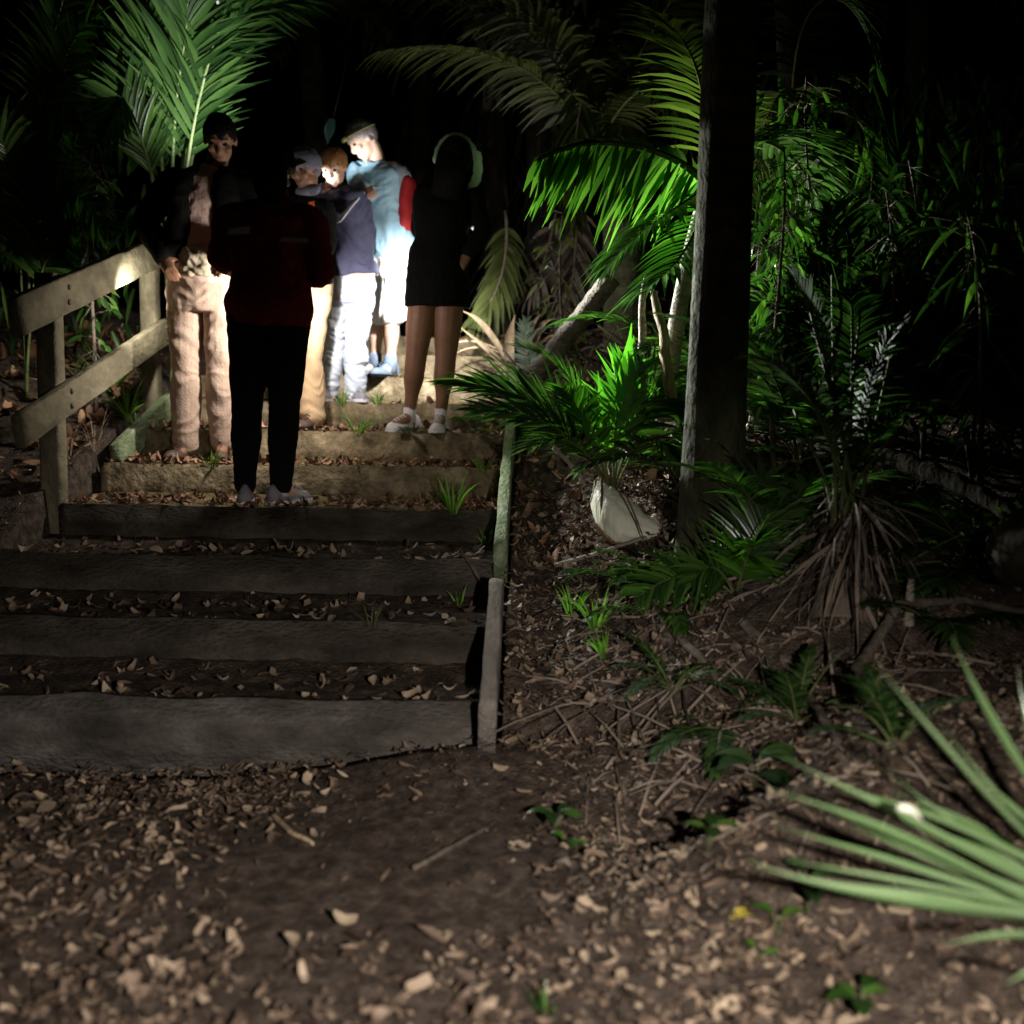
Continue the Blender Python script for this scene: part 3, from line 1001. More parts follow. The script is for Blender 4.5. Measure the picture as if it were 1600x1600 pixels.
mb = MB()
la, lb_ = at(840, 584, 6.1), at(957, 434, 5.9)
mb.tube([la.lerp(lb_, i / 24) + V((.004 * math.sin(i * .5), 0, .003 * math.cos(i * .7))) for i in range(25)], [.066 - .010 * i / 24 + .003 * math.sin(i * 2.1) for i in range(25)], 16)
tag(mb.build('fallen_log', M['logbark']), 'grey-brown leaning log beside the top of the steps', 'log')
G_ST = 'dead sticks on the right bank'
stick('dead_stalk', 'pale dry upright stalk left of the pair below the bright frond', [at(1008, 610, 4.95), at(1003, 490, 4.9), at(1012, 425, 4.9)], 0.022, M['palebark'], 'stalk', G_ST)
stick('dead_stalk', 'broad tan dry stalk leaning behind the young palm clump', [at(1050, 640, 4.85), at(1036, 520, 4.8), at(1022, 455, 4.85)], 0.03, M['dry'], 'stalk', G_ST)


def onb(px, py, Y, up=0.02):
    p = at(px, py, Y)
    return V((p.x, p.y, ground(p.x, p.y) + up))


U = V((0, 0, .02))
stick('stick', 'thin grey stick lying below the pale husk', [hit(868, 892) + U, hit(935, 872) + U, hit(1010, 855) + U * 2], 0.011, M['palebark'], 'stick', G_ST)
stick('stick', 'dark stick standing in for a stem shadow beside the big trunk foot', [hit(1035, 975) + U, hit(1090, 1040) + U * 1.4, hit(1135, 1095) + U], 0.02, M['twig'], 'stick', G_ST)  # this dark stick and the next stand in for stem shadows
stick('stick', 'longer dark stick standing in for a stem shadow on the right bank', [hit(1165, 985) + U, hit(1235, 1060) + U * 1.5, hit(1310, 1175) + U], 0.02, M['twig'], 'stick', G_ST)
stick('stick', 'grey broken branch stub standing on the right bank', [hit(1418, 1020) - U, hit(1418, 1020) + V((0, 0, .14))], 0.02, M['palebark'], 'stick', G_ST)
stick('stick', 'curved brown root arching over the right bank', [hit(1330, 1075) + U, hit(1400, 1020) + U * 3, hit(1500, 1010) + U * 4, hit(1610, 1020) + U * 2], 0.02, M['twig'], 'stick', G_ST)
stick('twig', 'thin dark twig lying across the leaf litter', [hit(645, 1365) + U * .6, hit(715, 1330) + U * .9, hit(775, 1290) + U * .5], 0.008, M['twig'], 'twig', 'twigs on the ground')
stick('twig', 'pale yellowish twig on the path below the lowest step', [hit(425, 1280) + U * .5, hit(455, 1310) + U * .7, hit(490, 1325) + U * .4], 0.009, M['dry'], 'twig', 'twigs on the ground')
stick('twig', 'dark twig crossing the gap between the two edging boards', [hit(725, 905) + U * 2, hit(765, 945) + U * 2, hit(800, 985) + U], 0.009, M['twig'], 'twig', 'twigs on the ground')
mb = MB()
fb = bez(at(1335, 705, 3.9), at(1450, 725, 3.7), at(1540, 765, 3.5), at(1650, 855, 3.3), 30)
mb.tube(fb, [.036 - .008 * i / 30 + .003 * math.sin(i * 1.7) for i in range(31)], 14)
tag(mb.build('fallen_branch', M['farbark']), 'dim brown branch lying across the thicket at the right edge', 'branch')
lb = MB()
lbm = Matrix.Rotation(R(20), 3, 'Y')
lb.ellipsoid(at(1600, 850, 3.1), (.1, .12, .13), lbm, 24, 16)
o = lb.build('old_stump', M['farbark'])
for v in o.data.vertices:
    v.co += v.co.normalized() * .0 + V((fbm(v.co, 5), fbm(v.co + V((5, 0, 0)), 5), fbm(v.co + V((0, 5, 0)), 5))) * .02
tag(o, 'rounded brown stump end at the right edge under the branch', 'stump')

# pale fallen palm sheath (husk)
h0 = hit(968, 850)
hk = thing('palm_husk', h0, 'big pale cream palm husk lying below the young palm clump', 'husk')
mb = MB()
hY = h0.y
up_ = bez(at(930, 750, hY + .10), at(965, 758, hY + .06), at(1000, 796, hY + .0), at(1036, 826, hY - .03), 26)
lo_ = bez(at(922, 782, hY + .08), at(930, 838, hY - .02), at(955, 868, hY - .04), at(1032, 838, hY - .05), 26)
rows, back = [], []
for i in range(27):
    r_ = []
    for j in range(15):
        v = j / 14
        q = up_[i].lerp(lo_[i], v)
        b_ = math.sin(math.pi * v) ** .8 * .085 * math.sin(math.pi * (.15 + .8 * i / 26))
        r_.append(q + V((-.02, -1, .1)) * b_ + V((.4, -1, 0)) * (.012 * fbm((v * 9, i * .06, 1), 1.0) + .004 * fbm((v * 30, i * .1, 4), 1.0)) + V((0, 0, 1)) * (.012 * fbm((i * .5, v, 2), 1) * (1 if j in (0, 14) else .2)))
    rows.append(r_)
    back.append([p + V((0, .014, 0)) for p in r_])
ring = [r + list(reversed(bk)) for r, bk in zip(rows, back)]
mb.quad_strip(ring, 0, True)
for e_ in (0, 26):
    b_ = e_ * 30
    for j in range(14):
        mb.f.append((b_ + j, b_ + j + 1, b_ + 28 - j, b_ + 29 - j))
        mb.m.append(0)
mb.build('sheath', M['husk'], hk)
mb = MB()
strap(mb, [p + V((0, -.012, -.004)) for p in lo_[6:22]], .03, 0, .2)
mb.build('brown_rim', M['litter2'], hk)
for (a, b, c, d) in (((962, 740), (985, 790), (1000, 825), (1012, 862)), ((940, 748), (942, 770), (940, 790), (938, 806))):
    mb = MB()
    strap(mb, bez(*[at(x, y, hY - .16) for x, y in (a, b, c, d)], 10), .012)
    mb.build('dead_strand', M['twig'], hk)
stick('dead_stalk', 'short mottled pale stalk on the bank left of the young palm clump', [at(866, 698, hY + .3), at(888, 722, hY + .28), at(910, 752, hY + .26)], 0.013, M['palebark'], 'stalk', G_ST)

# curled dry fronds by the edging board
d0 = at(800, 612, 7.2)
dl = thing('dry_frond', d0, 'curled tan dead frond with strap leaves beside the upper edging board', 'dead frond')
for (pl, wd) in (([(802, 600), (792, 560), (795, 520), (805, 492)], .055), ([(800, 590), (780, 560), (760, 545), (715, 508)], .03), ([(800, 580), (775, 530), (750, 495), (722, 486)], .035),
                 ([(800, 560), (770, 545), (740, 530), (700, 560)], .012), ([(800, 560), (760, 530), (720, 525), (690, 545)], .01), ([(805, 585), (812, 600), (822, 620), (828, 648)], .06),
                 ([(830, 570), (838, 520), (845, 500), (870, 498)], .03), ([(832, 560), (845, 530), (860, 520), (880, 525)], .015), ([(832, 560), (840, 545), (860, 535), (875, 545)], .014),
                 ([(830, 560), (826, 520), (832, 500), (850, 488)], .02), ([(800, 600), (820, 640), (840, 670), (850, 680)], .06)):
    mb = MB()
    ps = bez(*[at(a, b, 7.25 - .08 * i) for i, (a, b) in enumerate(pl)], 12)
    rows = []
    for i, p in enumerate(ps):
        t = i / 12
        tg = (ps[min(i + 1, 12)] - ps[max(i - 1, 0)]).normalized()
        s = tg.cross(V((0, -1, .3))).normalized()
        un = s.cross(tg)
        ww = wd * .63 * (0.5 + .5 * ss(0, .4, t)) * (1 - .9 * ss(.6, 1, t))
        rows.append([p - s * ww + un * ww * .7, p - s * ww * .5 + un * ww * .15, p, p + s * ww * .5 + un * ww * .15, p + s * ww + un * ww * .7])
    mb.quad_strip(rows)
    mb.build('strap_leaf', M['dry'], dl)
pf = MB()
ps = bez(at(838, 612, 7.1), at(828, 580, 7.1), at(816, 540, 7.05), at(822, 500, 7.0), 12)
pfm = frond(ps, 26, .13, .02, 62, .2, V((0, -1, .2)), .05, .006)
pfo = pfm.build('pale_frond', [leafmat('pale_green_frond', (.13, .19, .14), (.27, .34, .26), None, .45, .15, tint=(1, 1.05, .9)), M['dry']])
tag(pfo, 'short pale mint green frond standing behind the curled dead frond', 'palm frond')


# ------------------------------------------------------------------ straps, tufts, seedlings
f0 = at(1720, 1440, 1.75)
f0.z = max(f0.z, ground(f0.x, f0.y))
fx = thing('flax_plant', f0, 'large flax with long pale green strap leaves at the lower right', 'flax')
for (pl, wd) in (([(1720, 1450, 1.75), (1560, 1425, 1.7), (1360, 1420, 1.65), (1165, 1345, 1.62)], .045),
                 ([(1730, 1470, 1.75), (1560, 1390, 1.72), (1400, 1290, 1.7), (1198, 1232, 1.72)], .04),
                 ([(1740, 1440, 1.8), (1570, 1370, 1.8), (1400, 1270, 1.82), (1222, 1183, 1.85)], .042),
                 ([(1740, 1420, 1.8), (1600, 1330, 1.75), (1480, 1180, 1.72), (1368, 1035, 1.72)], .044),
                 ([(1740, 1380, 1.8), (1620, 1260, 1.8), (1540, 1130, 1.85), (1488, 995, 1.9)], .04),
                 ([(1740, 1420, 1.8), (1600, 1340, 1.85), (1450, 1260, 1.9), (1290, 1228, 1.95)], .036),
                 ([(1720, 1450, 1.8), (1540, 1400, 1.8), (1380, 1340, 1.8), (1210, 1290, 1.82)], .034),
                 ([(1720, 1420, 1.9), (1600, 1330, 1.95), (1500, 1280, 2.0), (1390, 1235, 2.05)], .04),
                 ([(1720, 1440, 1.85), (1580, 1390, 1.85), (1430, 1340, 1.88), (1300, 1265, 1.9)], .04),
                 ([(1740, 1490, 1.7), (1640, 1455, 1.62), (1560, 1455, 1.6), (1470, 1478, 1.58)], .022),
                 ([(1740, 1560, 1.6), (1660, 1505, 1.55), (1620, 1505, 1.53), (1570, 1540, 1.52)], .022),
                 ([(1740, 1400, 1.9), (1650, 1280, 1.95), (1600, 1180, 2.0), (1590, 1040, 2.05)], .036),
                 ([(1720, 1440, 1.82), (1560, 1380, 1.8), (1420, 1330, 1.8), (1250, 1250, 1.82)], .026),
                 ([(1720, 1440, 1.78), (1540, 1410, 1.76), (1380, 1370, 1.74), (1230, 1345, 1.74)], .026),
                 ([(1720, 1430, 1.86), (1590, 1360, 1.9), (1500, 1300, 1.92), (1380, 1200, 1.95)], .026),
                 ([(1720, 1460, 1.72), (1600, 1430, 1.7), (1450, 1400, 1.68), (1290, 1375, 1.68)], .024),
                 ([(1720, 1420, 1.9), (1620, 1320, 1.95), (1560, 1250, 2.0), (1470, 1130, 2.05)], .024),
                 ([(1730, 1450, 1.78), (1580, 1400, 1.76), (1450, 1345, 1.76), (1330, 1290, 1.78)], .034),
                 ([(1730, 1440, 1.84), (1610, 1370, 1.84), (1520, 1320, 1.86), (1430, 1290, 1.88)], .036),
                 ([(1730, 1460, 1.74), (1620, 1435, 1.7), (1520, 1418, 1.68), (1400, 1400, 1.66)], .034),
                 ([(1740, 1410, 1.86), (1640, 1320, 1.88), (1580, 1260, 1.9), (1520, 1205, 1.92)], .034)):
    mb = MB()
    strap(mb, bez(*[at(*q) for q in pl], 18), wd * .64)
    o = mb.build('strap_leaf', M['flax'], fx)
    uv = o.data.uv_layers.new(name='UVMap')
    for lp_ in o.data.loops:
        vi = lp_.vertex_index
        uv.data[lp_.index].uv = ((vi % 5) / 4 + wd * 50, (vi // 5) / 18)
mb = MB()
strap(mb, bez(at(1402, 1266, 1.70), at(1414, 1266, 1.69), at(1430, 1274, 1.69), at(1446, 1292, 1.70), 10), .018, 0, .9)
o = mb.build('pale_leaf', M['husk'])
tag(o, 'small curled whitish leaf caught on the flax', 'leaf')

G_T = 'grass tufts on and beside the steps'


def tuft(px, py, hgt, n, label, m_=None, spread=.6, wd=.008, pos=None):
    p = pos or hit(px, py)
    mb = MB()
    for i in range(n):
        a = rnd.uniform(0, 2 * math.pi)
        d = V((math.cos(a) * spread * rnd.uniform(.2, 1), math.sin(a) * spread * rnd.uniform(.2, 1) * .7, 1))
        blade(mb, p + V((math.cos(a) * .012, math.sin(a) * .012, -.01)), d, V((rnd.uniform(-.5, .5), -1, .2)), hgt * rnd.uniform(.55, 1.1), wd * rnd.uniform(.7, 1.2), rnd.uniform(.5, 1.6), 0, 6, .3)
    tag(mb.build('grass_tuft', m_ or M['grass']), label, 'grass tuft', G_T)


tuft(558, 680, .22, 14, 'green grass tuft hanging over the mossy step below the silvery jeans', pos=V((at(558, 680, 5.86).x, 5.85, 1.0)), spread=.8)
tuft(535, 650, .14, 10, 'small bright grass tuft at the foot of the riser under the silvery jeans')
tuft(590, 655, .12, 8, 'thin grass sprig left of the white sneakers')
tuft(708, 830, .20, 9, 'long-bladed grass clump at the right end of the dark step', wd=.014, spread=.7)
tuft(718, 945, .10, 8, 'little grass sprig at the right end of the third step')
tuft(755, 760, .13, 10, 'yellowish grass sprig against the upper edging board')
tuft(895, 965, .15, 16, 'bright grass tuft on the bank, left of a twin tuft', wd=.009)
tuft(930, 985, .17, 18, 'tallest bright grass tuft in the middle of the bank', wd=.009)
tuft(945, 1030, .13, 10, 'slim bright grass sprig lowest on the bank', wd=.008)
tuft(330, 735, .12, 9, 'grass sprig behind the feet of the man in khaki trousers')
tuft(380, 760, .10, 8, 'grass sprig beside the heel of the figure in the maroon top')
tuft(215, 690, .18, 16, 'yellow-green grass tuft at the foot of the far railing post', spread=.8)
tuft(150, 740, .25, 16, 'wispy dry grass tuft below the railing', m_=M['dry'], wd=.005)
tuft(118, 640, .30, 26, 'pale dry grass tuft behind the railing, left of a taller one', m_=M['dry'], wd=.009, spread=.9)
tuft(172, 615, .36, 30, 'tallest pale grass tuft behind the middle rail', m_=M['grass'], wd=.010, spread=.8)
tuft(108, 715, .24, 24, 'dry grass tuft beside the near railing post', m_=M['dry'], wd=.008, spread=.9)
tuft(200, 650, .24, 22, 'yellow-green grass tuft just left of the far railing post', wd=.010, spread=.8)
tuft(760, 850, .10, 7, 'small weed at the foot of the upper edging board')
tuft(580, 1005, .13, 6, 'wispy stalks in front of the second grey riser', m_=M['olive'], wd=.004)
tuft(850, 1590, .08, 10, 'tiny grass tuft at the bottom of the photo', m_=M['leaf'])


def seedling(px, py, leaves, size, label, m_, hgt=.05, cat='seedling', g='broad-leaved seedlings in the litter'):
    p = hit(px, py)
    mb = MB()
    for i in range(leaves):
        a = i * 2.4 + rnd.uniform(-.4, .4)
        h = hgt * rnd.uniform(.6, 1.2)
        q = p + V((math.cos(a) * .012, math.sin(a) * .012, h))
        mb.tube([p, q], .0018, 5, 1)
        L_ = size * rnd.uniform(.8, 1.15)
        d = V((math.cos(a), math.sin(a), .35)).normalized()
        s = d.cross(V((0, 0, 1))).normalized()
        rows = []
        for j in range(7):
            t = j / 6
            ww = L_ * .3 * math.sin(math.pi * min(1, t * .92 + .06)) ** .8
            c = q + d * (L_ * t) - V((0, 0, 1)) * (L_ * .35 * t * t)
            rows.append([c - s * ww + V((0, 0, ww * .3)), c, c + s * ww + V((0, 0, ww * .3))])
        mb.quad_strip(rows, 0)
    tag(mb.build('seedling', [m_, M['rachis']]), label, cat, g)


seedling(868, 1300, 6, .075, 'leafy green seedling in the litter at the foot of the steps', M['leaf'], .05)
seedling(885, 1330, 3, .05, 'smaller bright seedling in front of the leafy one', M['brightleaf'], .03)
seedling(1108, 1335, 4, .07, 'broad-leaved seedling left of the flax leaf tips', M['leaf'], .06)
seedling(1185, 1500, 2, .035, 'tiny bright seedling in the bottom right litter', M['brightleaf'], .02)
seedling(1215, 1465, 2, .06, 'green two-leaved seedling under the flax leaves', M['leaf'], .05)
seedling(1135, 1450, 1, .06, 'single bright yellow leaf in the litter near the flax', M['yellow'], .015, 'leaf', None)
seedling(1260, 1440, 3, .08, 'upright dark seedling in the shade of the flax', M['darkleaf'], .1)
seedling(1180, 1240, 6, .13, 'dark broad-leaved plant above the flax leaf tips', M['darkleaf'], .10)
seedling(990, 935, 10, .05, 'shiny creeping plant on the bank left of the big trunk', M['darkleaf'], .07)
seedling(1010, 960, 10, .045, 'glinting low herb just below the shiny creeping plant', M['darkleaf'], .05)
seedling(1340, 1600, 5, .06, 'green seedling at the bottom edge right of centre', M['leaf'], .06)
seedling(640, 690, 5, .09, 'pale-leaved seedling between the white sneakers', M['leaf'], .03)
seedling(730, 668, 7, .11, 'leafy plant on the step right of the white sneakers', M['leaf'], .05)
seedling(745, 690, 5, .10, 'low leafy plant against the mossy edging board top', M['olive'], .03)


# ------------------------------------------------------------------ dead-leaf litter
def dead_leaf(mb, p, L_, wd, az, tilt, roll, curl, mi=0):
    """a crumpled dead leaf: pointed, blunt or torn, bent along and across"""
    m3 = Matrix.Rotation(az, 3, 'Z') @ Matrix.Rotation(tilt, 3, 'Y') @ Matrix.Rotation(roll, 3, 'X')
    kind = rnd.random()
    ex = rnd.uniform(.45, 1.2)
    cup = rnd.uniform(-.4, .9)
    bow = rnd.gauss(0, .09)
    tw = rnd.gauss(0, .5)
    t0, t1 = (.06, .94) if kind < .6 else ((.25, .96) if kind < .8 else (.2, .72))
    rows = []
    n = 5
    for j in range(n):
        t = j / (n - 1)
        ww = wd * .5 * math.sin(math.pi * lerp(t0, t1, t)) ** ex * rnd.uniform(.8, 1.15)
        x = (t - .5) * L_
        z = curl * L_ * ((t - .5) ** 2) * 2 + rnd.uniform(-.03, .03) * L_
        y = bow * L_ * (1 - 4 * (t - .5) ** 2)
        ca, sa = math.cos(tw * (t - .5)), math.sin(tw * (t - .5))
        rows.append([p + m3 @ V((x, y - ww * ca, z + ww * cup - ww * sa)), p + m3 @ V((x, y, z)), p + m3 @ V((x, y + ww * ca, z + ww * cup * .8 + ww * sa))])
    mb.quad_strip(rows, mi)


mb = MB()
cnt = 0
while cnt < 30000:
    x = rnd.uniform(-2.6, 2.2)
    y = rnd.uniform(1.0, 3.4) if rnd.random() < .72 else rnd.uniform(3.3, 5.2)
    if SX0 - .02 < x < SX1 + .03 and y > Y1:
        continue
    dens = .55 + .6 * fbm((x, y, 8), 1.5)
    # the trodden middle of the path is barer
    if y < 3.4:
        dens *= 1 - .93 * math.exp(-(((x + .42) / .42) ** 4) - (((y - 2.62) / .45) ** 4))
        dens *= 1 - .75 * math.exp(-((x + .25 - (y - 2.2) * .25) ** 2) / .05) * ss(1.6, 2.1, y)
        if x > .1:
            dens *= 1.35
    if rnd.random() > dens:
        continue
    L_ = rnd.choice((.010, .012, .016, .02, .025, .03, .036, .046)) * rnd.uniform(.7, 1.3)
    if y > 3.4:
        L_ *= .8
    dead_leaf(mb, V((x, y, ground(x, y) + rnd.uniform(.004, .022))), L_, L_ * rnd.uniform(.2, .62), rnd.uniform(0, 6.3), rnd.gauss(0, .26), rnd.gauss(0, .35), rnd.triangular(-.6, .9, .1))
    cnt += 1
for i in range(170):
    x, y = rnd.uniform(-2.0, 1.6), rnd.uniform(1.5, 3.25)
    if abs(x + .42) < .4 and abs(y - 2.6) < .42:
        continue
    L_ = rnd.uniform(.05, .082)
    dead_leaf(mb, V((x, y, ground(x, y) + rnd.uniform(.012, .03))), L_, L_ * rnd.uniform(.22, .5), rnd.uniform(0, 6.3), rnd.gauss(0, .2), rnd.gauss(0, .3), rnd.triangular(-.5, .7, .1))
for i in range(2600):
    x, y = rnd.uniform(SX1 + .08, .75), rnd.uniform(3.2, 5.2)
    L_ = rnd.choice((.02, .03, .04, .055)) * rnd.uniform(.7, 1.3)
    dead_leaf(mb, V((x, y, ground(x, y) + rnd.uniform(.004, .03))), L_, L_ * rnd.uniform(.2, .6), rnd.uniform(0, 6.3), rnd.gauss(0, .35), rnd.gauss(0, .4), rnd.uniform(-.5, .9))
tag(mb.build('leaf_litter', M['litter']), 'brown dead leaves strewn over the path and the right bank', 'leaf litter', kind='stuff')

low = MB()
mb = MB()
for k in range(1, 11):
    for i in range(130 if k <= 3 else (420 if k in (4, 5, 6) else 190)):
        f = rnd.random() ** 1.0
        y = Y1 + (k - 1) * TD + (.03 + .44 * (f ** 1.3))
        x = rnd.uniform(SX0 + .03, SX1 - .02)
        if k > 6 and rnd.random() < .6:
            continue
        L_ = rnd.uniform(.03, .085)
        dead_leaf(low if k <= 3 else mb, V((x, y, RS * k + rnd.uniform(-.004, .012))), L_ * (.75 if k <= 3 else 1), L_ * rnd.uniform(.25, .5), rnd.uniform(0, 6.3), rnd.gauss(0, .35), rnd.gauss(0, .4), rnd.uniform(-.4, 1.2))
for i in range(500):
    x, y = rnd.uniform(-3.6, SX0 - .12), rnd.uniform(3.6, 7.5)
    L_ = rnd.uniform(.05, .14)
    dead_leaf(mb, V((x, y, ground(x, y) + .03)), L_, L_ * rnd.uniform(.3, .5), rnd.uniform(0, 6.3), rnd.gauss(0, .5), rnd.gauss(0, .4), rnd.uniform(-.4, 1))
for i in range(500):
    x, y = rnd.uniform(SX1 + .08, 1.4), rnd.uniform(4.4, 8)
    L_ = rnd.uniform(.04, .12)
    dead_leaf(mb, V((x, y, ground(x, y) + .03)), L_, L_ * rnd.uniform(.3, .5), rnd.uniform(0, 6.3), rnd.gauss(0, .5), rnd.gauss(0, .4), rnd.uniform(-.4, 1))
tag(low.build('low_step_leaf_litter', M['litter']), 'dull dead leaves lying on the lower steps', 'leaf litter', kind='stuff')
tag(mb.build('step_leaf_litter', M['litter2']), 'rusty dead leaves lying on the steps and beside the railing', 'leaf litter', kind='stuff')

mb = MB()
for i in range(260):
    px, py = rnd.uniform(850, 1450), rnd.uniform(880, 1260)
    p = hit(px, py)
    if p.x < SX1 + .05:
        continue
    d = V((rnd.uniform(-1, 1), rnd.uniform(-.8, .2), rnd.uniform(-.1, .15))).normalized()
    L_ = rnd.uniform(.06, .28)
    q = p + d * L_
    q.z = ground(q.x, q.y) + rnd.uniform(.005, .03)
    mb.tube([p + U * .4, p.lerp(q, .5) + U * .7, q], [rnd.uniform(.002, .0055)] * 3, 5)
for i in range(240):
    p = hit(rnd.uniform(800, 1070), rnd.uniform(520, 690))
    d = V((rnd.uniform(-1, 1), rnd.uniform(-.6, .6), rnd.uniform(-.1, .35))).normalized()
    q = p + d * rnd.uniform(.1, .4)
    mb.tube([p + U * .4, p.lerp(q, .5) + U * 1.2, q + U], [rnd.uniform(.003, .010)] * 3, 5)
tag(mb.build('twig_debris', M['fibre']), 'fine twigs and dead stalks scattered over the right bank', 'twig litter', kind='stuff')
# ------------------------------------------------------------------ people
def cloth(name, c1, c2, rough=0.85, bump=0.25, **k):
    return mat(name, c1, c2, rough, 7, bump, 90, 0.2, sheen=k.pop('sheen', 0.0), **k)


M['skin'] = mat('skin', (0.46, 0.27, 0.19), (0.56, 0.35, 0.26), 0.5, 14, 0.1, 120, 0.4)
M['tanskin'] = mat('tanned_skin', (0.22, 0.105, 0.06), (0.30, 0.15, 0.09), 0.5, 14, 0.1, 120, 0.4)
M['hair_dark'] = mat('dark_hair', (0.002, 0.0018, 0.0015), (0.006, 0.005, 0.004), 0.75, 60, 0.5, 120, 0.15, (1, 1, .15))
M['hair_grey'] = mat('grey_hair', (0.22, 0.19, 0.19), (0.48, 0.43, 0.43), 0.6, 60, 0.6, 120, 0.3, (1, 1, .25))
M['hair_ginger'] = mat('ginger_hair', (0.14, 0.06, 0.02), (0.42, 0.2, 0.07), 0.55, 60, 0.6, 120, 0.3, (1, 1, .2))
M['eye'] = mat('eye', (0.02, 0.015, 0.012), (0.04, 0.03, 0.02), 0.15, 10)
M['maroon'] = cloth('maroon_fleece', (0.12, 0.005, 0.012), (0.18, 0.010, 0.02))
M['black'] = cloth('black_cloth', (0.0015, 0.0015, 0.0015), (0.004, 0.004, 0.004), 0.95)
M['stripe'] = cloth('grey_panel', (0.34, 0.34, 0.38), (0.46, 0.46, 0.5), 0.5)
M['khaki'] = cloth('khaki_cotton', (0.36, 0.25, 0.19), (0.50, 0.37, 0.29))
M['tan'] = cloth('tan_cotton', (0.42, 0.28, 0.16), (0.55, 0.39, 0.24))
M['beige'] = cloth('beige_cotton', (0.48, 0.40, 0.28), (0.62, 0.53, 0.39))
M['pinkish'] = cloth('pinkish_shirt', (0.5, 0.34, 0.29), (0.66, 0.48, 0.42))
M['navy'] = cloth('navy_fleece', (0.055, 0.055, 0.10), (0.10, 0.10, 0.165))
M['lavender'] = cloth('grey_blue_cap', (0.13, 0.13, 0.18), (0.24, 0.24, 0.30))
M['jeans'] = cloth('silvery_jeans', (0.34, 0.37, 0.44), (0.60, 0.60, 0.64), c3=(0.5, 0.52, 0.57))
M['bluetee'] = cloth('light_blue_shirt', (0.30, 0.50, 0.63), (0.42, 0.63, 0.75))
M['greysleeve'] = cloth('grey_sleeve', (0.22, 0.25, 0.30), (0.34, 0.37, 0.42))
M['shorts'] = cloth('cream_shorts', (0.66, 0.63, 0.57), (0.78, 0.75, 0.69))
M['red'] = cloth('red_nylon', (0.28, 0.012, 0.018), (0.42, 0.03, 0.03), 0.55)
M['mint'] = cloth('mint_knit', (0.12, 0.26, 0.16), (0.50, 0.66, 0.48), c3=(0.42, 0.6, 0.42))
M['mint'] = leafmat('mint_knit_cloth', (0.35, 0.52, 0.38), (0.72, 0.85, 0.68), (0.6, 0.76, 0.58), 0.9, 0.6, 0.1, tint=(1, 1.05, .95))
M['white'] = cloth('white_knit', (0.66, 0.63, 0.66), (0.78, 0.75, 0.77))
M['greyshoe'] = cloth('grey_shoe', (0.16, 0.15, 0.17), (0.33, 0.31, 0.34), 0.6)
M['brownshoe'] = mat('brown_leather', (0.05, 0.03, 0.025), (0.11, 0.07, 0.055), 0.45, 9, 0.2, 60)
M['slate'] = cloth('slate_boot', (0.09, 0.12, 0.17), (0.22, 0.27, 0.34), 0.6)
M['paper'] = mat('white_paper', (0.62, 0.63, 0.66), (0.7, 0.7, 0.73), 0.6, 8, 0.1)
M['yellow_strap'] = cloth('yellow_strap', (0.5, 0.46, 0.12), (0.62, 0.58, 0.2), 0.6)
M['orange'] = cloth('orange_patch', (0.55, 0.09, 0.03), (0.65, 0.14, 0.05), 0.6)


def smooth_path(pts, n=5):
    out = []
    m = len(pts)
    for i in range(m - 1):
        p0, p1, p2, p3 = pts[max(i - 1, 0)], pts[i], pts[i + 1], pts[min(i + 2, m - 1)]
        for j in range(n):
            t = j / n
            out.append(0.5 * ((2 * p1) + (p2 - p0) * t + (2 * p0 - 5 * p1 + 4 * p2 - p3) * t * t + (3 * p1 - p0 - 3 * p2 + p3) * t ** 3))
    out.append(pts[-1])
    return out


def srad(r, n=5):
    out = []
    for i in range(len(r) - 1):
        for j in range(n):
            t = j / n
            t = t * t * (3 - 2 * t)
            a, b = r[i], r[i + 1]
            if isinstance(a, tuple):
                out.append((lerp(a[0], b[0], t), lerp(a[1], b[1], t)))
            else:
                out.append(lerp(a, b, t))
    out.append(r[-1])
    return out


def limb(mb, pts, r, n=14, ref=None):
    mb.tube(smooth_path([V(p) for p in pts]), srad(r), n, 0, True, ref)
    if not isinstance(r[0], tuple):
        mb.ellipsoid(pts[0], (r[0],) * 3, None, 12, 8)
        mb.ellipsoid(pts[-1], (r[-1],) * 3, None, 12, 8)


def wrinkled(me, amp, fz=26.0, fx=7.0, sd=0.0, hem=None):
    vs = me.vertices
    nn = [v.normal.copy() for v in vs]
    for v, n in zip(vs, nn):
        p = v.co
        a = noise.noise(V((p.x * fx + sd, p.y * fx, p.z * fz + 3 * noise.noise(V((p.x * 6, p.y * 6 + sd, p.z * 3))))))
        b = noise.noise(V((p.x * 16 + p.z * 12, p.y * 14 + sd, p.z * 9)))
        v.co = p + n * amp * ((1 - abs(a) * 2.2) * 0.75 + b * 0.6)
    me.update()


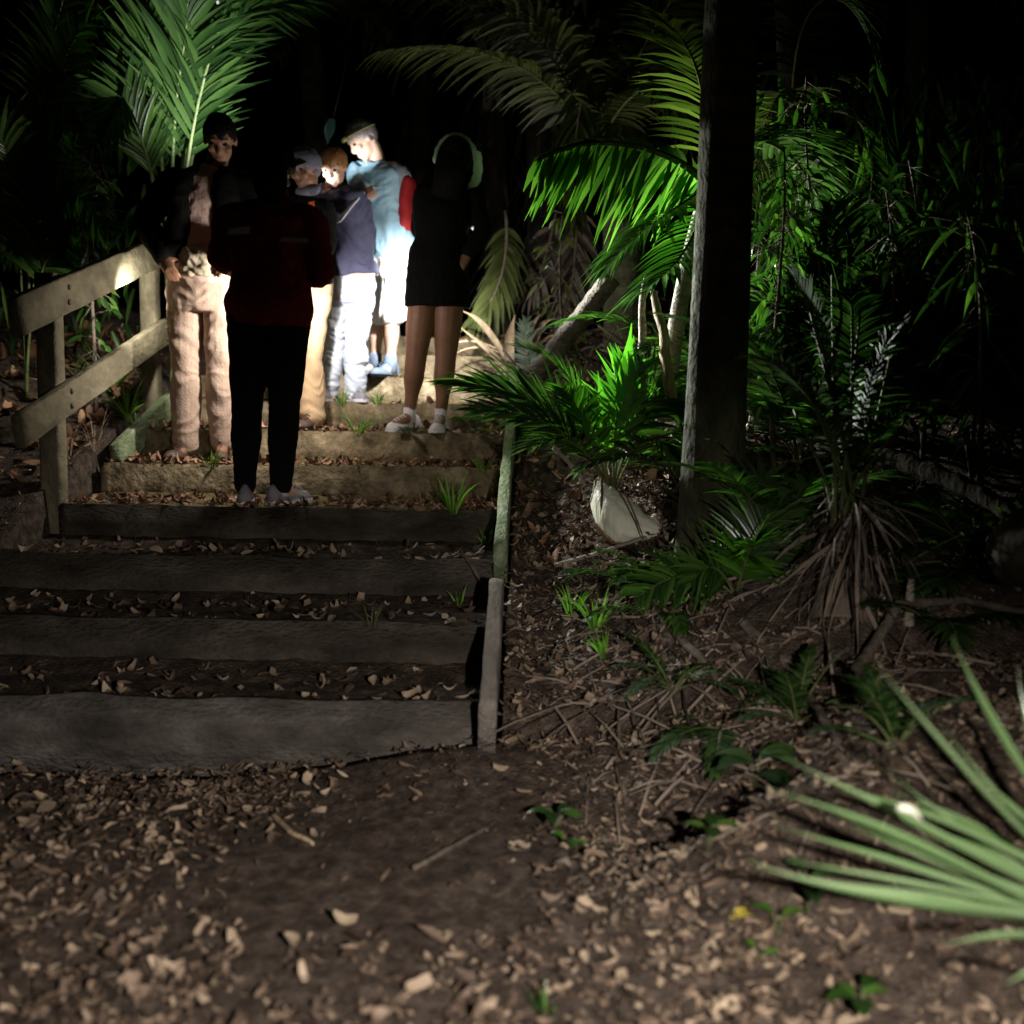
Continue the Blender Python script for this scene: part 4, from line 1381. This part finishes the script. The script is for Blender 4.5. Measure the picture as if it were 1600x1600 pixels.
def hand(mb, W, d, nrm, curl=0.5, size=1.0, thumb=1):
    d = d.normalized()
    s = d.cross(nrm).normalized()
    nrm = s.cross(d).normalized()
    z = size
    mb.tube([W - d * .02, W + d * .02 * z, W + d * .06 * z, W + d * .092 * z], [(.022, .018), (.032 * z, .016 * z), (.039 * z, .0145 * z), (.036 * z, .011 * z)], 12, 0, True, s)
    for i, (o, L_) in enumerate(((-.028, .066), (-.010, .076), (.009, .071), (.026, .055))):
        p = W + d * .085 * z + s * o * z
        dd = (d + s * o * 2).normalized()
        pts = [p - dd * .012, p]
        for q in range(3):
            dd = (dd * math.cos(curl) - nrm * math.sin(curl)).normalized()
            p = p + dd * L_ * z * (.42, .33, .25)[q]
            pts.append(p)
        mb.tube(pts, [.0088 * z, .009 * z, .0085 * z, .0078 * z, .006 * z], 8)
        mb.ellipsoid(pts[-1], (.006 * z,) * 3, None, 8, 6)
    p = W + d * .025 * z - s * .028 * z * thumb
    dd = (d * .6 - s * .75 * thumb - nrm * .25).normalized()
    p2 = p + dd * .042 * z
    p3 = p2 + (dd + d * .7 - nrm * .4).normalized() * .032 * z
    mb.tube([p - dd * .015, p, p2, p3], [.012 * z, .0125 * z, .0098 * z, .0068 * z], 8)


def shoe(root, A, toe, m_, sole_m, L_=.275, hi=.085, name='shoe'):
    """A: ground point under the ankle, toe: horizontal direction"""
    t = V((toe[0], toe[1], 0)).normalized()
    s = t.cross(V((0, 0, 1)))
    mb, sb = MB(), MB()
    rows, sr = [], []
    for i in range(15):
        u = i / 14
        x = lerp(-.075, L_ - .075, u)
        wd = .040 * (ss(-.12, .12, u) ** .7) * (1 - .12 * math.exp(-((u - .38) ** 2) / .02)) * (1 + .18 * math.exp(-((u - .72) ** 2) / .03)) * max(.05, 1 - ss(.86, 1.02, u)) ** .6
        h = lerp(hi, .045, ss(.25, .75, u)) * (1 - .55 * ss(.82, 1.0, u)) * (.75 + .25 * ss(-.1, .1, u))
        c = A + t * x
        rows.append([c + s * wd * math.cos(a) * (1 if math.sin(a) < .2 else 1 - .25 * math.sin(a)) + V((0, 0, .018 + max(0, math.sin(a)) * h + min(0, math.sin(a)) * .004)) for a in [2 * math.pi * k / 16 for k in range(16)]])
        sr.append([c + s * (wd + .004) * q + V((0, 0, zz)) for q, zz in ((-1, .001), (1, .001), (1, .021), (-1, .021))])
    for m2, rr in ((mb, rows), (sb, sr)):
        n = len(rr[0])
        b = m2.quad_strip(rr, 0, True)
        m2.f.append(tuple(b + k for k in reversed(range(n))))
        m2.m.append(0)
        e = b + (len(rr) - 1) * n
        m2.f.append(tuple(e + k for k in range(n)))
        m2.m.append(0)
    # laces
    for i in range(4):
        c = A + t * (.055 + i * .022)
        h = .018 + lerp(hi, .045, ss(.25, .75, (.13 + i * .022 / L_ + .055 / L_))) * 1.0
        mb.tube([c - s * .022 + V((0, 0, h - .012)), c + V((0, 0, h + .003)), c + s * .022 + V((0, 0, h - .012))], .0028, 6)
    o = mb.build(name, m_, root)
    so = sb.build('sole', sole_m, None, False)
    so.parent = o
    return o


class Figure:
    def __init__(self, J, face, up=(0, 0, 1), right=None, height=1.7):
        self.J = {k: at(*v) if not isinstance(v, Vector) else v for k, v in J.items()}
        self.f = V(face).normalized()
        u = V(up)
        self.s = self.f.cross(u).normalized()
        self.u = self.s.cross(self.f)
        j = self.J
        self.ref = (j['shb'] - j['sha'])
        self.ref.z = 0
        self.ref.normalize()
        self.k = height / 1.72
        self.hm = Matrix((self.s, self.f, self.u)).transposed()

    def torso(self, mb, inf=0.0, bottom=-.10, depth=1.0, width=1.0, wf=1.0):
        j, k = self.J, self.k
        P, C, N = j['pel'], j['che'], j['nec']
        ax = (C - P).normalized()
        pts = [P + ax * bottom, P, P.lerp(C, .45), C, C.lerp(N, .55), C.lerp(N, .85), N]
        w_ = [.155 * wf, .168 * wf, .142 * (wf * .5 + .5), .165, .165, .105, .062]
        d_ = [.105, .118, .102, .118, .098, .075, .058]
        r = [((a * k * width + inf), (b * k * depth + inf)) for a, b in zip(w_, d_)]
        mb.tube(smooth_path(pts, 4), srad(r, 4), 22, 0, True, self.ref)

    def arm(self, mb, c, inf=0.0, end=1.0, fat=1.0):
        j, k = self.J, self.k
        S, E, W_ = j['sh' + c], j['el' + c], j['wr' + c]
        e2 = E.lerp(W_, end)
        limb(mb, [j['che'].lerp(j['nec'], .5).lerp(S, .45), S, S.lerp(E, .5), E, E.lerp(e2, .4), e2], [(.05 + inf), .052 * k * fat + inf, .046 * k * fat + inf, .038 * k * fat + inf, .037 * k * fat + inf, lerp(.036, .025, end) * k * fat + inf], 14)

    def leg(self, mb, c, inf=0.0, end=1.0, fat=1.0, flare=0.0, top=0.0, slim=1.0):
        j, k = self.J, self.k
        H, K, A = j['hip' + c], j['kn' + c], j['an' + c]
        pts = [j['pel'].lerp(H, .75), H, H.lerp(K, .5), K, K.lerp(A, .32), K.lerp(A, .7), A]
        r = [.085, .083, .070, .053, .052, .038 * slim, .030 * slim]
        r = [x * k * fat + inf for x in r]
        for i, q in enumerate(r):
            r[i] = q + flare * ss(2, 6, i)
        n = 7 if end == 1 else int(end)
        limb(mb, pts[:n], r[:n], 16)

    def body(self, m_, parts, hands=('a', 'b'), curl=.6, hd=None, legfat=1.0):
        j, k = self.J, self.k
        mb = MB()
        self.torso(mb, -.004)
        for c in 'ab':
            self.arm(mb, c)
            self.leg(mb, c, 0.0, 1, legfat, 0, 0, 1 / legfat ** .6)
            A = j['an' + c]
            t = j.get('toe' + c)
            mb.tube([A + V((0, 0, .01)), A + t * .02 - V((0, 0, .035)), A + t * .09 - V((0, 0, .06)), A + t * .15 - V((0, 0, .066))], [.032, .034, .034, .022], 10)
            d = (j['wr' + c] - j['el' + c]).normalized()
            nr = (hd or {}).get(c, V((0, -1, .2)))
            hand(mb, j['wr' + c], d, nr, curl, k, 1 if c == 'a' else -1)
        H, hm = j['head'], self.hm
        q = lambda x, y, z: H + hm @ V((x, y, z)) * k
        limb(mb, [j['nec'] - V((0, 0, .05)), j['nec'], q(0, -.02, -.05)], [.062 * k, .054 * k, .055 * k], 14)
        e = lambda c, r, n=16: mb.ellipsoid(q(*c), tuple(x * k for x in r), hm, n, 10)
        e((0, -.008, .03), (.075, .096, .088), 20)
        e((0, .022, -.045), (.058, .066, .066), 18)
        e((0, .062, -.098), (.026, .024, .02))
        e((0, .092, -.022), (.0125, .022, .016))
        mb.tube([q(0, .078, .03), q(0, .094, .0), q(0, .104, -.02)], [.009 * k, .011 * k, .012 * k], 8)
        e((0, .076, .036), (.05, .018, .011))
        e((-.04, .066, -.018), (.022, .02, .02))
        e((.04, .066, -.018), (.022, .02, .02))
        e((0, .083, -.058), (.023, .013, .008))
        e((0, .080, -.071), (.020, .013, .009))
        for sx in (-1, 1):
            e((sx * .077, -.005, -.005), (.010, .019, .031))
        me = remeshed(mb, .0075, 2)
        o = link('body', me, m_, self.root)
        eb = MB()
        for sx in (-1, 1):
            eb = MB()
            eb.ellipsoid(q(sx * .031, .078, .012), (.013 * k, .011 * k, .008 * k), hm, 12, 8)
            eb.build('eye', M['eye'], self.root)
        self.bodyo = o
        return o

    def cap_hair(self, m_, name='hair', back=-.12, puff=1.0, front=.045):
        """hair hugging the skull, cut away from the face"""
        H, hm, k = self.J['head'], self.hm, self.k
        mb = MB()
        n, mrow = 40, 26
        rows = []
        for i in range(mrow + 1):
            th = math.pi * (.002 + .80 * i / mrow)
            row = []
            for c in range(n):
                a = 2 * math.pi * c / n
                x, y, z = math.sin(th) * math.cos(a), math.sin(th) * math.sin(a), math.cos(th)
                r = V((x * .085, y * .106 - .008, z * .10 + .03)) * puff
                facey = y > .35 and r.z < front + .02 * math.sin(x * 9)
                side = r.z < -.005 and y > -.15
                if facey or side or r.z < back:
                    r = V((x * .066, y * .075 - .01, z * .075 + .02))
                else:
                    r *= 1 + .05 * noise.noise(V((x * 9, y * 9, z * 3)))
                row.append(H + hm @ r * k)
            rows.append(row)
        mb.quad_strip(rows, 0, True)
        return mb.build(name, m_, self.root)

    def garment(self, name, mb, m_, voxel=.009, amp=.006, fz=24, fx=7, sd=0.0, sm=3, label=None):
        me = remeshed(mb, voxel, sm)
        wrinkled(me, amp, fz, fx, sd)
        o = link(name, me, m_, self.root)
        if label:
            o['label'] = label
        return o

    def start(self, label, foot):
        self.root = thing('person', foot, label, 'person', 'walkers on the stairway')
        return self.root


def patch_on(fig, name, m_, quad, depth=.006):
    """a flat sewn-on panel: corners as photo points projected at a depth"""
    a, b, c, d = quad
    mb = MB()
    rows = []
    for i in range(7):
        u = i / 6
        top, bot = a.lerp(b, u), d.lerp(c, u)
        rows.append([top.lerp(bot, v / 3) for v in range(4)])
    mb.quad_strip(rows)
    off = len(mb.v)
    n0 = (b - a).cross(d - a).normalized() * depth
    rows2 = [[p + n0 for p in r] for r in rows]
    mb.quad_strip(rows2)
    return mb.build(name, m_, fig.root)


# ---- the figure in the maroon top (seen from behind, holding a torch in front)
Y = 4.95
F = Figure(dict(head=(430, 266, 4.93), nec=(428, 315, 4.96), che=(424, 368, 4.98), pel=(421, 478, 4.96), sha=(362, 346, 4.98), shb=(484, 348, 4.98), ela=(344, 402, 4.97), elb=(502, 424, 4.97), wra=(398, 425, 5.2), wrb=(462, 432, 5.2),
                hipa=(390, 505, 4.96), hipb=(450, 505, 4.96), kna=(386, 640, 4.96), knb=(444, 642, 4.96), ana=(383, 757, 4.98), anb=(439, 759, 4.98)), (0.0, 0.85, -0.5), height=1.7)
F.J['toea'], F.J['toeb'] = V((-.25, .97, 0)), V((.55, .83, 0))
root = F.start('person seen from behind in a maroon and black top with two grey shoulder panels', V((F.J['pel'].x, Y, .68)))
F.body(M['skin'], None, curl=.9)
F.cap_hair(M['hair_dark'], back=-.2, puff=1.1)
mb = MB()
q = F.J['head']
mb.tube(smooth_path([q + V((0, -.03, .10)), q + V((0, -.105, .02)), q + V((0, -.10, -.08)), F.J['nec'] + V((0, -.07, -.03))]), srad([(.06, .03), (.085, .04), (.08, .035), (.05, .02)]), 16, 0, True, V((1, 0, 0)))
F.garment('hair_tail', mb, M['hair_dark'], .008, .004, 4, 30)
mb = MB()
F.torso(mb, .024, -.10, 1.12, 1.10)
for c in 'ab':
    F.arm(mb, c, .018, .93, 1.15)
limb(mb, [F.J['nec'] + V((0, .02, .03)), F.J['nec'] - V((0, 0, .03))], [.062, .082])
F.garment('maroon_top', mb, M['maroon'], .008, .011, 14, 6, 1)
mb = MB()
for (x, y) in ((372, 360), (460, 375)):
    p = at(x, y, 4.98)
yb = 4.98
for qd in (((357, 357), (392, 353), (389, 364), (356, 367)), ((440, 371), (480, 372), (483, 379), (436, 378))):
    patch_on(F, 'shoulder_panel', M['stripe'], [at(a, b, 4.823) for a, b in qd])
mb = MB()
F.torso(mb, .012, -.10, 1.05, 1.0)
mb = MB()
mb.tube([F.J['pel'] + V((0, 0, .06)), F.J['pel'] - V((0, 0, .03)), F.J['pel'] - V((0, 0, .14))], [(.168, .118), (.190, .135), (.165, .115)], 20, 0, True, F.ref)
for c in 'ab':
    F.leg(mb, c, .012, 1, 1.14, .006)
F.garment('leggings', mb, M['black'], .009, .004, 18, 7, 2)
for c, t in (('a', F.J['toea']), ('b', F.J['toeb'])):
    A = F.J['an' + c].copy()
    mb = MB()
    mb.tube([A + V((0, 0, .03)), A - V((0, 0, .05))], [.036, .038], 14)
    mb.build('sock', M['white'] if c == 'b' else M['greyshoe'], root)
    A.z = .68
    shoe(root, A, t, M['greyshoe'], M['white'])

# ---- the man in khaki trousers facing us on the left
F = Figure(dict(head=(344, 218, 5.62), nec=(338, 262, 5.67), che=(326, 318, 5.69), pel=(318, 430, 5.69), sha=(272, 288, 5.69), shb=(386, 294, 5.69), ela=(228, 345, 5.69), elb=(402, 372, 5.65), wra=(255, 402, 5.57), wrb=(362, 400, 5.51),
                hipa=(290, 455, 5.69), hipb=(346, 455, 5.69), kna=(291, 582, 5.65), knb=(345, 582, 5.67), ana=(291, 693, 5.67), anb=(348, 688, 5.71)), (0.15, -0.75, -0.62), height=1.78)
F.ref = -F.ref
F.J['toea'], F.J['toeb'] = V((-.25, -.97, 0)), V((.2, -.98, 0))
root = F.start('person in khaki trousers and an open black jacket facing down the steps', V((F.J['pel'].x, 5.6, .85)))
F.body(M['tanskin'], None, curl=.5)
F.cap_hair(M['hair_dark'])
mb = MB()
F.torso(mb, .008, -.08, 1.05, 1.0)
F.garment('shirt', mb, M['pinkish'], .009, .006, 16, 12, 3)
mb = MB()
P_ = F.J['pel']
mb.tube(smooth_path([P_ + V((0, 0, .14)), P_ + V((.01, 0, .06)), P_ + V((.01, 0, -.015))]), srad([(.170, .130), (.188, .148), (.200, .160)]), 24, 0, True, F.ref)
F.garment('shirt_hem', mb, M['beige'], .008, .012, 20, 18, 5)
mb = MB()
# open jacket: two front panels, a back and sleeves
mb2 = MB()
cy = F.J['che']
for sx, cn in ((-1, 'a'), (1, 'b')):
    S = F.J['sh' + cn]
    top = F.J['nec'] + V((sx * .055, -.02, -.02))
    mb.tube(smooth_path([top, cy + V((sx * .105, -.07, .06)), cy + V((sx * .125, -.075, -.12)), P_ + V((sx * .135, -.06, .06))]), srad([(.05, .05), (.075, .075), (.078, .075), (.075, .07)]), 14, 0, True, V((1, 0, 0)))
    F.arm(mb, cn, .02, .95, 1.2)
mb.tube(smooth_path([F.J['nec'] + V((0, .05, .0)), cy + V((0, .06, .05)), P_ + V((0, .06, .1)), P_ + V((0, .06, .04))]), srad([(.08, .05), (.19, .085), (.175, .08), (.18, .08)]), 18, 0, True, V((1, 0, 0)))
F.garment('jacket', mb, M['black'], .009, .008, 16, 8, 6)
mb = MB()
mb.tube([P_ + V((0, 0, .04)), P_ - V((0, 0, .06)), P_ - V((0, 0, .2))], [(.165, .118), (.182, .13), (.165, .12)], 20, 0, True, F.ref)
for c in 'ab':
    F.leg(mb, c, .012, 1, 1.06, .024)
F.garment('trousers', mb, M['khaki'], .007, .009, 15, 5, 7)
for c in 'ab':
    A = F.J['an' + c].copy()
    A.z = .85
    shoe(root, A, F.J['toe' + c], M['brownshoe'], M['black'])

# ---- the figure in tan trousers and a grey-blue cap behind the maroon top
F = Figure(dict(head=(477, 266, 6.1), nec=(478, 308, 6.12), che=(474, 350, 6.14), pel=(480, 440, 6.14), sha=(430, 325, 6.14), shb=(505, 330, 6.16), ela=(420, 380, 6.1), elb=(510, 385, 6.1), wra=(440, 425, 6.0), wrb=(490, 415, 5.98),
                hipa=(462, 462, 6.14), hipb=(497, 462, 6.14), kna=(450, 560, 6.12), knb=(486, 560, 6.12), ana=(452, 650, 6.12), anb=(489, 648, 6.10)), (-0.45, -0.85, -0.35), height=1.63)
F.ref = -F.ref
F.J['toea'], F.J['toeb'] = V((-.5, -.85, 0)), V((-.25, -.95, 0))
root = F.start('person in tan trousers and a grey-blue cap, half hidden behind the maroon top', V((F.J['pel'].x, 6.12, 1.02)))
F.body(M['tanskin'], None, curl=.7)
F.cap_hair(M['lavender'], 'cap', puff=1.10, front=.02, back=-.05)
mb = MB()
q = lambda x, y, z: F.J['head'] + F.hm @ V((x, y, z))
mb.tube([q(0, .06, .045), q(0, .12, .04), q(0, .165, .025)], [(.075, .012), (.07, .008), (.035, .005)], 16, 0, True, F.s)
mb.build('cap_peak', M['lavender'], root)
mb = MB()
mb.ellipsoid(q(0, .018, -.112), (.074, .078, .040), F.hm, 20, 12)
mb.build('neck_scarf', M['lavender'], root)
mb = MB()
F.torso(mb, .012, -.03, 1.0, .9)
for c in 'ab':
    F.arm(mb, c, .016, .95, 1.15)
F.garment('jacket', mb, M['black'], .010, .006, 16, 8, 9)
patch_on(F, 'orange_badge', M['orange'], [at(a, b, 5.97) for a, b in ((482, 316), (491, 314), (492, 327), (483, 328))])
mb = MB()
P_ = F.J['pel']
mb.tube([P_ + V((0, 0, .05)), P_ - V((0, 0, .05)), P_ - V((0, 0, .17))], [(.135, .105), (.15, .115), (.13, .10)], 20, 0, True, F.ref)
for c in 'ab':
    F.leg(mb, c, .008, 1, .92, .042)
F.garment('trousers', mb, M['tan'], .008, .009, 14, 6, 11)
for c in 'ab':
    A = F.J['an' + c].copy()
    A.z = 1.02
    shoe(root, A, F.J['toe' + c], M['brownshoe'], M['black'])

# ---- the figure in a navy hoodie and silvery jeans
F = Figure(dict(head=(522, 262, 6.42), nec=(518, 298, 6.48), che=(531, 335, 6.52), pel=(544, 428, 6.52), sha=(494, 312, 6.52), shb=(561, 322, 6.55), ela=(502, 352, 6.48), elb=(571, 378, 6.55), wra=(520, 393, 6.47), wrb=(563, 428, 6.48),
                hipa=(527, 450, 6.52), hipb=(563, 450, 6.52), kna=(520, 535, 6.48), knb=(557, 535, 6.50), ana=(514, 609, 6.50), anb=(555, 611, 6.50)), (-0.15, -0.8, -0.55), height=1.58)
F.ref = -F.ref
F.J['toea'], F.J['toeb'] = V((-.2, -.97, 0)), V((.45, -.9, 0))
root = F.start('person in a navy hoodie and pale silvery jeans with hands in the pockets', V((F.J['pel'].x, 6.5, 1.19)))
F.body(M['skin'], None, curl=.8)
F.cap_hair(M['hair_ginger'], puff=1.08)
mb = MB()
F.torso(mb, .012, -.09, 1.0, 1.0)
F.garment('undershirt', mb, M['pinkish'], .009, .003, 16, 9, 12)
mb = MB()
F.torso(mb, .028, -.015, 1.12, 1.04)
for c in 'ab':
    F.arm(mb, c, .018, .9, 1.18)
j = F.J
mb.tube(smooth_path([j['nec'] + V((-.09, -.03, -.02)), j['nec'] + V((-.06, .09, .03)), j['nec'] + V((.06, .09, .03)), j['nec'] + V((.09, -.03, -.02))]), .035, 10)
F.garment('hoodie', mb, M['navy'], .008, .011, 14, 7, 13)
mb = MB()
P_ = F.J['pel']
mb.tube([P_ + V((0, 0, -.02)), P_ - V((0, 0, .08)), P_ - V((0, 0, .18))], [(.152, .115), (.168, .124), (.155, .115)], 20, 0, True, F.ref)
for c in 'ab':
    F.leg(mb, c, .010, 1, 1.05, .020)
F.garment('jeans', mb, M['jeans'], .007, .016, 26, 7, 14)
for c in 'ab':
    A = F.J['an' + c].copy()
    A.z = 1.19
    shoe(root, A, F.J['toe' + c], M['greyshoe'], M['white'])

# ---- the tall man in a light blue shirt and cream shorts, head bowed to the left
F = Figure(dict(head=(568, 219, 6.92), nec=(590, 254, 6.98), che=(592, 300, 7.0), pel=(610, 392, 7.0), sha=(562, 272, 7.06), shb=(619, 276, 6.96), ela=(566, 300, 6.86), elb=(630, 322, 7.0), wra=(572, 298, 6.62), wrb=(622, 356, 6.9),
                hipa=(596, 412, 7.04), hipb=(622, 412, 6.94), kna=(588, 500, 7.04), knb=(612, 500, 6.94), ana=(586, 566, 7.05), anb=(610, 569, 6.96)), (-0.80, -0.38, -0.75), height=1.78)
F.ref = V((.75, -.65, 0)).normalized()
F.J['toea'], F.J['toeb'] = V((-.8, -.6, 0)), V((-.5, -.85, 0))
root = F.start('tall grey-haired person in a light blue shirt and cream shorts, head bowed, brightly lit', V((F.J['pel'].x, 7.0, 1.36)))
F.body(M['skin'], None, curl=.8)
F.cap_hair(M['hair_grey'])
q = lambda x, y, z: F.J['head'] + F.hm @ V((x, y, z))
mb = MB()
ring = [q(math.cos(a) * .086, math.sin(a) * .106 - .008, .055 + .02 * math.sin(a)) for a in [2 * math.pi * i / 30 for i in range(31)]]
mb.tube(ring, [(.004, .012)] * 31, 8, 0, False, F.u)
mb.tube([q(.03, .108, .075), q(-.03, .108, .075)], .016, 10)
mb.build('head_strap', M['yellow_strap'], root)
mb = MB()
F.torso(mb, .018, -.06, 1.15, 1.02)
F.arm(mb, 'a', .02, .35, 1.2)
F.garment('shirt', mb, M['bluetee'], .008, .012, 12, 8, 15)
mb = MB()
F.arm(mb, 'b', .024, .45, 1.35)
F.garment('sleeve', mb, M['greysleeve'], .009, .006, 16, 9, 16)
mb = MB()
P_ = F.J['pel']
mb.tube([P_ + V((0, 0, .10)), P_, P_ - V((0, 0, .18))], [(.155, .128), (.178, .138), (.17, .135)], 20, 0, True, F.ref)
for c in 'ab':
    H_, K_ = F.J['hip' + c], F.J['kn' + c]
    limb(mb, [P_.lerp(H_, .7), H_, H_.lerp(K_, .5), H_.lerp(K_, .85)], [.10, .108, .104, .102], 16)
F.garment('shorts', mb, M['shorts'], .008, .013, 12, 9, 17)
for c in 'ab':
    A = F.J['an' + c].copy()
    mb = MB()
    mb.tube([A + V((0, 0, .06)), A - V((0, 0, .06))], [.045, .048], 14)
    o = mb.build('boot_cuff', M['slate'], root)
    A.z = 1.36
    shoe(root, A, F.J['toe' + c], M['slate'], M['black'], .29, .10, 'boot')
# things he carries
bp_ = thing('backpack', at(636, 325, 7.0), 'small red backpack on the back of the tall person in the blue shirt', 'backpack')
mb = MB()
c_ = at(634, 320, 7.0)
mb.tube(smooth_path([c_ + V((-.01, 0, .19)), c_ + V((.01, 0, .13)), c_, c_ + V((0, 0, -.13)), c_ + V((-.02, 0, -.19))]), srad([(.03, .08), (.055, .13), (.065, .14), (.07, .14), (.04, .11)]), 18, 0, True, V((1, 0, 0)))
me = remeshed(mb, .01, 2)
wrinkled(me, .005, 12, 9)
link('bag', me, M['red'], bp_)
mb = MB()
mb.ellipsoid(c_ + V((.055, 0, -.07)), (.03, .10, .07), None, 16, 10)
mb.build('pocket', M['red'], bp_)
mb = MB()
mb.tube(smooth_path([c_ + V((-.02, -.08, .17)), c_ + V((-.14, -.14, .22)), c_ + V((-.21, -.13, .08)), c_ + V((-.10, -.13, -.14))]), [(.018, .004)] * 16, 8)
mb.build('shoulder_strap', M['greysleeve'], bp_)
mb = MB()
a_, b_ = at(567, 302, 6.50), at(529, 346, 6.30)
ax = (b_ - a_).normalized()
mb.tube(smooth_path([a_, a_.lerp(b_, .5) + V((0, -.01, .003)), b_], 6), [(.020 + .016 * i / 12, .010) for i in range(13)], 10, 0, True, V((1, 0, .8)))
tag(mb.build('paper_roll', M['paper']), 'narrow white paper strip held out in front of the blue shirt', 'paper strip')

# ---- the figure in a black dress with a pale green hood rim
F = Figure(dict(head=(711, 256, 5.98), nec=(705, 292, 6.0), che=(692, 335, 6.0), pel=(684, 415, 6.0), sha=(665, 304, 6.0), shb=(738, 308, 6.0), ela=(656, 360, 6.12), elb=(754, 362, 5.98), wra=(684, 350, 6.28), wrb=(731, 396, 5.94),
                hipa=(664, 440, 6.0), hipb=(704, 440, 6.0), kna=(650, 560, 5.98), knb=(696, 562, 6.0), ana=(640, 646, 6.0), anb=(689, 648, 6.0)), (-0.3, 0.9, -0.2), height=1.66)
F.J['toea'], F.J['toeb'] = V((-.6, -.75, 0)), V((-.1, -.98, 0))
root = F.start('bare-legged person in a black dress and white trainers, hand on hip', V((F.J['pel'].x, 6.0, 1.02)))
F.body(M['tanskin'], None, curl=.8, legfat=1.22)
F.cap_hair(M['hair_dark'], back=-.2, puff=1.2)
mb = MB()
q = F.J['head']
mb.tube(smooth_path([q + V((0, -.02, .09)), q + V((-.01, -.08, .02)), q + V((-.02, -.10, -.08)), F.J['nec'] + V((-.03, -.09, -.10)), F.J['nec'] + V((-.03, -.09, -.2))]), srad([(.06, .03), (.088, .04), (.09, .045), (.08, .03), (.05, .02)]), 16, 0, True, V((1, 0, 0)))
F.garment('long_hair', mb, M['hair_dark'], .008, .004, 4, 30)
mb = MB()
rows = []
arc = [at(711 + 31 * math.cos(a) + (5 if a < .3 else 0), 256 - 43 * math.sin(a) + (0 if a > 0 else 6), 5.99) for a in [R(176 - 236 * i / 40) for i in range(41)]]
for i, p in enumerate(arc):
    tg = (arc[min(i + 1, 40)] - arc[max(i - 1, 0)]).normalized()
    out = tg.cross(V((0, 1, 0)))
    g = .014 + .012 * ss(3, 30, i) + .003 * math.sin(i * 1.9)
    rows.append([p + out * g * math.cos(b_) + V((0, 1, 0)) * .05 * math.sin(b_) for b_ in [2 * math.pi * c / 12 for c in range(12)]])
b = mb.quad_strip(rows, 0, True)
mb.f.append(tuple(b + c for c in reversed(range(12))))
mb.m.append(0)
mb.f.append(tuple(b + 40 * 12 + c for c in range(12)))
mb.m.append(0)
mb.build('hood_rim', M['mint'], root)
mb = MB()
F.torso(mb, .014, -.05, 1.1, .98, 1.0)
for c in 'ab':
    F.arm(mb, c, .012, .92, 1.1)
P_ = F.J['pel']
mb.tube(smooth_path([P_ + V((.01, 0, .16)), P_ + V((0, 0, .04)), P_ + V((0, 0, -.10)), P_ + V((0, 0, -.235))]), srad([(.135, .105), (.172, .13), (.185, .145), (.190, .155)]), 24, 0, True, F.ref)
F.garment('dress', mb, M['black'], .009, .005, 6, 14, 20)
for c in 'ab':
    A = F.J['an' + c].copy()
    mb = MB()
    mb.tube([A + V((0, 0, .035)), A, A - V((0, 0, .06))], [.036, .037, .04], 14)
    mb.build('sock', M['white'], root)
    A.z = 1.02
    shoe(root, A, F.J['toe' + c], M['white'], M['white'], .255, .085)

# small blue-green leaf hanging above the group
p = at(520, 186, 6.6)
mb = MB()
blade(mb, p, V((-.25, 0, -1)), V((-.3, -1, .1)), .16, .075, .3, 0, 6, .3)
mb.tube([p + V((.16, .2, 1.6)), p + V((.12, .15, .8)), p + V((.05, .06, .25)), p], .0022, 6, 1)
tag(mb.build('hanging_leaf', [leafmat('blue_green_leaf', (.12, .28, .34), (.25, .42, .5), None, .3, .3, tint=(.8, 1.1, .9)), M['farbark']]), 'small blue-green leaf hanging above the heads of the group', 'leaf')
